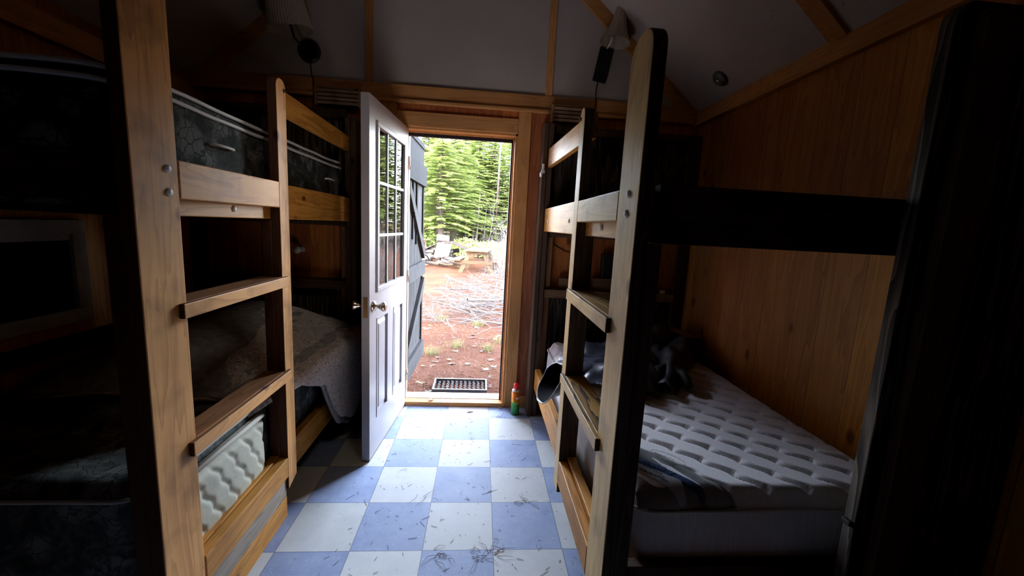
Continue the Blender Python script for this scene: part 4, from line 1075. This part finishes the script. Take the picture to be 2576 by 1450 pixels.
# upright pale dead bushes right of the picnic table
for i, (x, y, h_, lab_) in enumerate(((.75, 8.6, 1.55, 'tall bleached dead bush at the right edge, front of the row'), (.98, 9.4, 1.9, 'bleached dead bush at the right edge, behind the front one'), (.35, 9.9, 1.3, 'bleached dead bush rising just behind the picnic table'), (1.35, 8.2, 1.9, 'bleached dead bush farthest right, mostly behind the jamb'), (.55, 7.4, .95, 'low bleached dead bush in front of the picnic table'), (2.4, 7.0, 1.4, 'bleached dead bush outside right of the doorway view, front one'), (3.3, 8.6, 1.6, 'bleached dead bush outside right of the doorway view, rear one'))):
    rnd = random.Random(200+i); b = MB()
    for _ in range(24):
        a = rnd.uniform(0, 6.28); grow(b, (x+rnd.gauss(0, .12), y+rnd.gauss(0, .12), gz(x, y)), (math.cos(a)*.5, math.sin(a)*.5, 1.1), h_*rnd.uniform(.6, 1.05), .010, 2, rnd, .4, 0, 4)
    tag(b.build('dead_bush', M_branch), lab_, 'bush')
# tall thin bare stems
rnd = random.Random(9)
for i, (x, y, h_, lab_) in enumerate(((.10, 10.5, 2.6, 'thin bare sapling stem rising left of the dead bushes'), (.42, 10.8, 2.3, 'thin bare sapling stem rising above the dead bushes'))):
    b = MB(); grow(b, (x, y, gz(x, y)), (.03, 0, 1), h_, .013, 1, rnd, .3, 0, 4)
    tag(b.build('bare_sapling', M_branch), lab_, 'sapling')

# picnic tables
M_table = wood('X', oc((.42, .29, .17)), oc((.30, .18, .09)), .8, True, .3, 'weathered_table')
M_tabled = wood('X', oc((.40, .22, .12)), oc((.28, .14, .07)), .8, True, .2, 'table_brace')
def picnic(cx, cy, rot, label, ln=1.55):
    z = gz(cx, cy)
    R = Matrix.Translation((cx, cy, z)) @ Matrix.Rotation(rot, 4, 'Z')
    t = thing('picnic_table', label, 'picnic table', (cx, cy, z))
    for k in range(5): MB().box(-ln/2, ln/2, -.36+k*.145, -.36+k*.145+.138, .70, .74, R).build('top_board', M_table, t, bev=.004)
    for sy in (-1, 1):
        for k in range(2):
            y0 = sy*.62 + (k-.5)*.145*1.0 - .069
            MB().box(-ln/2, ln/2, y0, y0+.138, .40, .44, R).build('bench_board', M_table, t, bev=.004)
    for sx in (-ln/2+.22, ln/2-.22):
        MB().box(sx-.02, sx+.02, -.70, .70, .30, .40, R).build('bench_support', M_tabled, t, bev=.003)
        MB().box(sx-.02, sx+.02, -.34, .34, .61, .70, R).build('top_support', M_tabled, t, bev=.003)
        for sy in (-1, 1):
            b = MB(); w_ = .07
            pts = [(sx+.021, sy*.52-w_, 0), (sx+.021, sy*.52+w_, 0), (sx+.021, sy*.20+w_, .70), (sx+.021, sy*.20-w_, .70)]
            b.prism([R @ Vector(p) for p in pts], R.to_3x3() @ Vector((.04, 0, 0))); b.build('leg', M_table, t, bev=.003)
    MB().box(-ln/2+.26, ln/2-.26, -.02, .02, .52, .61, R).build('stretcher', M_tabled, t, bev=.003)
    return t
picnic(-.15, 10.4, 1.45, 'picnic table just outside, end of its top towards the door, right of the woodpile', 1.7)
picnic(-3.15, 14.2, .25, 'second picnic table farther back at the left, behind the woodpile', 1.8)
# woodpile with rusty sheet
M_log = plain('bleached_bark', oc((.27, .22, .19)), .9, 0, 14, .4, .5)
M_end = plain('cut_log_end', oc((.62, .45, .32)), .8, 0, 18, .3)
rnd = random.Random(31); li = 0
def log(x, y, z, l, r_, yaw, pitch, label, group):
    R = Matrix.Translation((x, y, z)) @ Matrix.Rotation(yaw, 4, 'Z') @ Matrix.Rotation(PI/2+pitch, 4, 'Y')
    t = thing('firewood_log', label, 'log', (x, y, z), group)
    MB().lathe([(r_, -l/2), (r_*1.03, 0), (r_, l/2)], (0, 0, 0), 12, R, False).build('bark', M_log, t, smooth=True)
    for e_ in (-1, 1): MB().lathe([(r_*.99, e_*l/2-.001), (r_*.99, e_*l/2+.001)], (0, 0, 0), 12, R).build('cut_end', M_end, t)
for k in range(34):
    f = rnd.random(); x = rnd.uniform(-2.25, -.95); y = rnd.uniform(11.2, 12.6)
    hmax = .55*(1-((x+1.6)/.8)**2); z = gz(x, y)+.06+max(0, hmax)*rnd.random()
    log(x, y, z, rnd.uniform(.3, .5), rnd.uniform(.05, .085), rnd.uniform(-.6, 1.2), rnd.uniform(-.3, .3), 'weathered firewood log tumbled in the woodpile beyond the brush', 'tumbled firewood logs')
log(-1.48, 12.0, gz(-1.48, 12)+.93, .42, .13, .25, .08, 'fat pale log lying on top of the rusty sheet over the woodpile', None)
M_rust = plain('rusty_metal', oc((.15, .07, .055)), .7, .3, 10, .5, .3)
b = MB()
b.grid(30, 10, lambda i, j: Vector((-2.15+1.75*i, 11.5+1.2*j+.1*math.sin(i*9), gz(-1.4, 12)+.25+.58*math.sin(PI*(.12+.8*i))+.03*noise.noise(Vector((i*6, j*4, 3))))))
o = b.build('rusty_sheet', M_rust, smooth=True); md = o.modifiers.new('t', 'SOLIDIFY'); md.thickness = .02
tag(o, 'arched rusty metal sheet covering the woodpile', 'metal sheet')
b = MB(); b.grid(14, 8, lambda i, j: Vector((-1.72+.52*i+.10*j, 11.2+.25*j, gz(-1.4, 11.2)+.30+.50*j+.05*i+.02*math.sin(i*20))))
o = b.build('tin_panel', plain('pale_corrugated_tin', oc((.36, .31, .25)), .5, .2, 6, .25), smooth=True); md = o.modifiers.new('t', 'SOLIDIFY'); md.thickness = .01
tag(o, 'pale ribbed tin panel leaning on the front of the woodpile', 'metal sheet')
for i, (x, y, l, yaw, lab_) in enumerate(((-1.2, 11.0, .9, .2, 'grey plank lying flat at the right foot of the woodpile'), (-1.0, 10.9, .6, 1.3, 'short plank leaning at the right foot of the woodpile'), (-2.1, 11.0, .5, -.4, 'short plank at the left foot of the woodpile'))):
    R = Matrix.Translation((x, y, gz(x, y)+.10)) @ Matrix.Rotation(yaw, 4, 'Z') @ Matrix.Rotation(.15, 4, 'Y')
    tag(MB().box(-l/2, l/2, -.07, .07, 0, .03, R).build('scrap_plank', M_table), lab_, 'plank')
# stump at left
tag(MB().tube([(-2.35, 12.6, gz(-2.35, 12.6)), (-2.36, 12.6, gz(-2.35, 12.6)+.42)], [.13, .11], 14).build('chopping_stump', M_log, smooth=True), 'upright chopping stump left of the woodpile', 'stump')

# ------------------------------------------------------------------ trees
def leafmat(name, c, c2, trans=.35):
    m = bpy.data.materials.new(name); m.use_nodes = True; nt = m.node_tree; nt.nodes.clear()
    out = N(nt, 'ShaderNodeOutputMaterial'); df = N(nt, 'ShaderNodeBsdfDiffuse'); tl = N(nt, 'ShaderNodeBsdfTranslucent'); mx_ = N(nt, 'ShaderNodeMixShader'); mx_.inputs[0].default_value = trans
    co = objco(nt); n = N(nt, 'ShaderNodeTexNoise'); n.inputs['Scale'].default_value = 1.4; n.inputs['Detail'].default_value = 4; L(nt, co, n.inputs[0])
    cc = ramp(nt, n.outputs[0], [(.35, c), (.65, c2)])
    L(nt, cc, df.inputs[0]); L(nt, cc, tl.inputs[0]); L(nt, df.outputs[0], mx_.inputs[1]); L(nt, tl.outputs[0], mx_.inputs[2]); L(nt, mx_.outputs[0], out.inputs[0]); return m
M_hem = leafmat('hemlock_green', (.14, .20, .045), (.29, .36, .12))
M_hem2 = leafmat('spruce_green', (.09, .125, .04), (.19, .24, .085))
M_aut = leafmat('autumn_yellow', (.30, .20, .08), (.30, .25, .08))
M_bark = plain('tree_bark', oc((.20, .14, .12)), .9, 0, 6, .4, .6)
M_barkl = plain('pale_bark', oc((.34, .30, .27)), .9, 0, 6, .3, .4)
def conifer(name, seed, H_, base, Rb, mat, nbr, per, leaf=.20, z0=.12):
    rnd = random.Random(seed)
    t = bpy.data.objects.new(name, None); COL.objects.link(t)
    tr = MB(); pts = [Vector((.05*math.sin(k), .05*math.cos(k*1.7), H_*k/8)) for k in range(9)]
    tr.tube(pts, [base*(1-.9*k/8) for k in range(9)], 10)
    tr.build('trunk', M_bark, t, smooth=True)
    fo = MB(); bm = fo.bm; bb = MB()
    for k in range(nbr):
        f = (k+.5)/nbr; z = H_*(z0+(1-z0)*f); R = Rb*(1-f)**.7*rnd.uniform(.7, 1.1)+.2
        a = k*2.399+rnd.uniform(-.3, .3); ca, sa = math.cos(a), math.sin(a); droop = rnd.uniform(.05, .35)
        def P(s): return Vector((ca*R*s, sa*R*s, z + .12*R*s - droop*R*s*s))
        bb.tube([P(0), P(.5), P(1)], [.02, .012, .004], 4, False)
        m_ = max(4, int(per*R/Rb))
        for q_ in range(m_):
            s = .15+.85*(q_+rnd.random())/m_; p = P(s); side = rnd.choice((-1, 1))
            d = Vector((ca*.6-sa*side, sa*.6+ca*side, rnd.uniform(-.35, .15))).normalized()
            ln = leaf*rnd.uniform(.7, 1.6)*(1.25-s*.6)*1.2
            up = Vector((rnd.gauss(0, .25), rnd.gauss(0, .25), 1)); sd = d.cross(up).normalized()
            # feathered spray: central rib with small side blades
            for h in range(5):
                g = h/5; c_ = p+d*ln*g+Vector((0, 0, -.12*ln*g*g)); w_ = ln*.5*(1-g*.75)
                for sg in (-1, 1):
                    tip = c_+(sd*sg*w_+d*w_*.55)+Vector((0, 0, rnd.uniform(-.1, .05)*ln))
                    v = [bm.verts.new(c_), bm.verts.new(c_+d*ln*.13), bm.verts.new(tip)]
                    bm.faces.new(v)
    bb.build('branches', M_bark, t)
    fo.build('foliage', mat, t)
    return t
trees = {}
trees['a'] = conifer('hemlock_tree', 1, 9.0, .16, 2.6, M_hem, 280, 120, .15)
trees['b'] = conifer('hemlock_tree', 2, 7.5, .17, 2.7, M_hem, 260, 120, .14, .24)
trees['c'] = conifer('spruce_tree', 3, 11.0, .2, 2.9, M_hem2, 270, 100, .18, .05)
trees['d'] = conifer('autumn_tree', 4, 9.5, .1, 2.2, M_aut, 90, 40, .22, .3)
used = set()
TR = [('c', -1.8, 34.0, 1.0, 1.35, 'dark spruce in the rear row, left of centre'), ('c', 3.4, 34.5, 2.0, 1.35, 'dark spruce in the rear row, right side'), ('a', 1.9, 22.8, 2.9, 1.15, 'bright green hemlock in the second row right of centre'), ('b', -.35, 21.5, 1.9, 1.25, 'bright green hemlock in the second row at the centre'),
      ('a', 4.3, 17.2, 3.4, 1.0, 'bright green hemlock right of the doorway view, front row'), ('b', 6.6, 16.6, .4, 1.1, 'bright green hemlock seen only beyond the right jamb, front row'), ('c', 9.6, 22.5, 1.0, 1.2, 'dark spruce far right behind the front row'), ('c', 5.0, 25.5, 2.0, 1.1, 'dark spruce right of centre in the second row'),
      ('b', -1.95, 15.6, .0, .95, 'nearest hemlock, thick bare lower trunk standing behind the woodpile'),
      ('a', -3.0, 19.0, .3, 1.0, 'bright green hemlock left of centre, front row of the wood'), ('b', -1.55, 17.6, 1.2, 1.05, 'bright green hemlock in the centre of the doorway view, front row'),
      ('a', .45, 20.5, 2.2, 1.0, 'bright green hemlock right of centre with low sweeping boughs'), ('c', -4.9, 22.5, .5, 1.0, 'darker spruce at the left side behind the front hemlocks'),
      ('c', -.9, 25.5, 3.1, 1.05, 'tall dark spruce behind the centre hemlock'), ('c', 3.2, 24.0, 1.7, .95, 'dark spruce at the right behind the dead bushes'),
      ('b', 2.6, 18.8, .9, 1.0, 'bright green hemlock at the right edge of the wood'), ('d', -3.6, 26.5, 0, 1.1, 'yellow and orange autumn tree above the left of the view'),
      ('a', -6.4, 19.5, 4.0, 1.0, 'bright green hemlock farthest left in the front row'), ('a', 5.6, 21.0, 5.0, 1.05, 'bright green hemlock far right in the front row'),
      ('c', -7.6, 27.0, 2.6, 1.1, 'dark spruce far back at the left'), ('c', 6.9, 28.0, 4.1, 1.1, 'dark spruce far back at the right'), ('c', 1.4, 31.0, .8, 1.2, 'dark spruce far back behind the right hemlock'), ('c', -3.6, 31.5, 5.2, 1.2, 'dark spruce far back behind the autumn tree'),
      ('b', 8.4, 19.0, 2.9, 1.1, 'bright green hemlock at the far right end of the front row')]
for key, x, y, rz, s_, lab_ in TR:
    o = trees[key] if key not in used else copy_tree(trees[key]); used.add(key)
    o.location = (x, y, gz(x, y)-.05); o.rotation_euler = (0, 0, rz); o.scale = (s_, s_, s_*.70)
    tag(o, lab_, 'tree', None)
# bare trunks
rnd = random.Random(41)
for i, (x, y, r_, h_, mm, lab_) in enumerate(((-2.25, 17.2, .10, 3.2, M_bark, 'thin dark trunk just left of the nearest hemlock'),
        (-.55, 17.5, .04, 2.6, M_bark, 'slim pale trunk right of the nearest hemlock, first of the pale stems'), (-.35, 16.8, .045, 2.9, M_barkl, 'slim pale trunk in the middle of the pale stems'), (.0, 17.8, .03, 2.5, M_barkl, 'slim pale trunk rightmost of the pale stems'),
        (1.15, 16.5, .05, 6, M_bark, 'tall brown trunk near the right jamb in the wood'), (.62, 19, .06, 7, M_bark, 'tall brown trunk left of the one by the jamb'), (2.6, 17.5, .09, 8, M_bark, 'tall brown trunk beyond the right edge of the doorway view'))):
    b = MB(); z = gz(x, y); b.tube([(x, y, z-.05), (x+.04, y, z+h_*.5), (x+.1, y, z+h_)], [r_, r_*.85, r_*.5], 10)
    for _ in range(9):
        a = rnd.uniform(0, 6.28); zz = z+h_*rnd.uniform(.25, .9); l = rnd.uniform(.5, 1.3); b.tube([(x+.05, y, zz), (x+l*math.cos(a), y+l*math.sin(a), zz+rnd.uniform(-.3, .2))], [.012, .003], 4, False)
    tag(b.build('dead_tree', mm, smooth=True), lab_, 'dead tree')
# understory shrubs
def shrub(seed, mat):
    rnd = random.Random(seed); fo = MB(); bm = fo.bm
    for _ in range(1500):
        a = rnd.uniform(0, 6.28); rr = rnd.random()**.5*.8; z = rnd.random()*.9*(1-rr*.5); p = Vector((rr*math.cos(a), rr*math.sin(a), z+.05))
        d = Vector((rnd.gauss(0, 1), rnd.gauss(0, 1), rnd.gauss(0, .5)+.3)).normalized(); u = d.orthogonal().normalized(); l = rnd.uniform(.06, .13)
        bm.faces.new([bm.verts.new(p), bm.verts.new(p+d*l*.5+u*l*.3), bm.verts.new(p+d*l), bm.verts.new(p+d*l*.5-u*l*.3)])
    t = bpy.data.objects.new('shrub', None); COL.objects.link(t)
    fo.build('foliage', mat, t)
    st_ = MB()
    for _ in range(12):
        a = rnd.uniform(0, 6.28); st_.tube([(0, 0, 0), (.5*math.cos(a), .5*math.sin(a), .6+rnd.random()*.3)], [.012, .004], 4, False)
    st_.build('stems', M_bark, t)
    return t
s0 = shrub(8, M_hem)
for i, (x, y, s_, lab_) in enumerate(((-.75, 15.2, 1.0, 'leafy green shrub right of the nearest hemlock'), (.35, 15.0, .9, 'leafy green shrub behind the dead bushes'), (1.5, 14.2, 1.2, 'leafy green shrub by the right edge of the view'), (-2.9, 16.2, 1.3, 'leafy green shrub behind the second picnic table'), (-4.3, 17.0, 1.6, 'leafy green shrub at the far left under the hemlocks'), (3.0, 15.5, 1.6, 'leafy green shrub far right under the hemlocks'))):
    o = s0 if i == 0 else copy_tree(s0); o.location = (x, y, gz(x, y)); o.rotation_euler = (0, 0, i*1.3); o.scale = (s_, s_, s_)
    tag(o, lab_, 'shrub')

# ------------------------------------------------------------------ light
w = bpy.data.worlds.new('world'); scene.world = w; w.use_nodes = True; nt = w.node_tree; nt.nodes.clear()
out = N(nt, 'ShaderNodeOutputWorld'); bg = N(nt, 'ShaderNodeBackground'); sky = N(nt, 'ShaderNodeTexSky')
sky.sky_type = 'NISHITA'; sky.sun_disc = False; sky.sun_elevation = math.radians(52); sky.sun_rotation = math.radians(200); sky.air_density = 1.0; sky.dust_density = 2.5
tc = N(nt, 'ShaderNodeTexCoord'); sz = N(nt, 'ShaderNodeSeparateXYZ'); L(nt, tc.outputs['Generated'], sz.inputs[0])
band = ramp(nt, sz.outputs[2], [(0.0, (.9, .9, .9)), (.18, (1, 1, 1)), (.5, (.75, .75, .75)), (.72, (.22, .22, .24)), (1, (.14, .14, .16))])
hs = mixc(nt, 1, mixc(nt, .7, sky.outputs[0], (1.04, .98, .92)), band, 'MULTIPLY')
L(nt, hs, bg.inputs[0]); bg.inputs[1].default_value = 33; L(nt, bg.outputs[0], out.inputs[0])
ld = bpy.data.lights.new('sun', 'SUN'); ld.energy = 6; ld.angle = math.radians(12); ld.color = (1, .95, .86)
so = bpy.data.objects.new('sun', ld); COL.objects.link(so); so.location = (0, -6, 9)
so.rotation_euler = Vector((.25, 1.0, -1.75)).to_track_quat('-Z', 'Y').to_euler()
pd = bpy.data.lights.new('doorway_portal', 'AREA'); pd.shape = 'RECTANGLE'; pd.size = DX1-DX0; pd.size_y = DZ; pd.cycles.is_portal = True
po = bpy.data.objects.new('doorway_portal', pd); COL.objects.link(po); po.location = ((DX0+DX1)/2, YB+WT+.02, DZ/2+.02); po.rotation_euler = (-PI/2, 0, 0)

sd = bpy.data.lights.new('floor_bounce_fill', 'SPOT'); sd.energy = 31; sd.spot_size = math.radians(95); sd.spot_blend = 1; sd.shadow_soft_size = .35; sd.color = (1, .86, .80)  # added spot standing in for light bounced off the floor
sp_ = bpy.data.objects.new('floor_bounce_fill', sd); COL.objects.link(sp_); sp_.location = (-.30, -1.25, .45)
sp_.rotation_euler = (Vector((-.30, .2, 2.3))-Vector((-.30, -1.25, .45))).to_track_quat('-Z', 'Y').to_euler()
for nm_, lc, tg, en, sz_ in (('fill_spot_left', (.15, -1.9, 2.75), (-1.0, -.35, 1.25), 26, 52), ('fill_spot_right', (-.6, -2.0, 2.75), (.5, .1, 1.7), 3, 44)):  # added fill spots out of view, no lamps hang there
    sd = bpy.data.lights.new(nm_, 'SPOT'); sd.energy = en; sd.spot_size = math.radians(sz_); sd.spot_blend = 1; sd.shadow_soft_size = .3; sd.color = (1, .86, .72)
    sp_ = bpy.data.objects.new(nm_, sd); COL.objects.link(sp_); sp_.location = lc
    sp_.rotation_euler = (Vector(tg)-Vector(lc)).to_track_quat('-Z', 'Y').to_euler()
scene.view_settings.view_transform = 'Standard'; scene.view_settings.look = 'None'; scene.view_settings.exposure = 0; scene.view_settings.gamma = 1
scene.view_settings.use_curve_mapping = True; scene.view_settings.curve_mapping.black_level = (.0006, .0006, .0006); scene.view_settings.curve_mapping.update()
cy = scene.cycles; cy.use_denoising = True; cy.max_bounces = 8; cy.diffuse_bounces = 4; cy.glossy_bounces = 4; cy.transparent_max_bounces = 12; cy.sample_clamp_indirect = 6; cy.caustics_reflective = False; cy.caustics_refractive = False
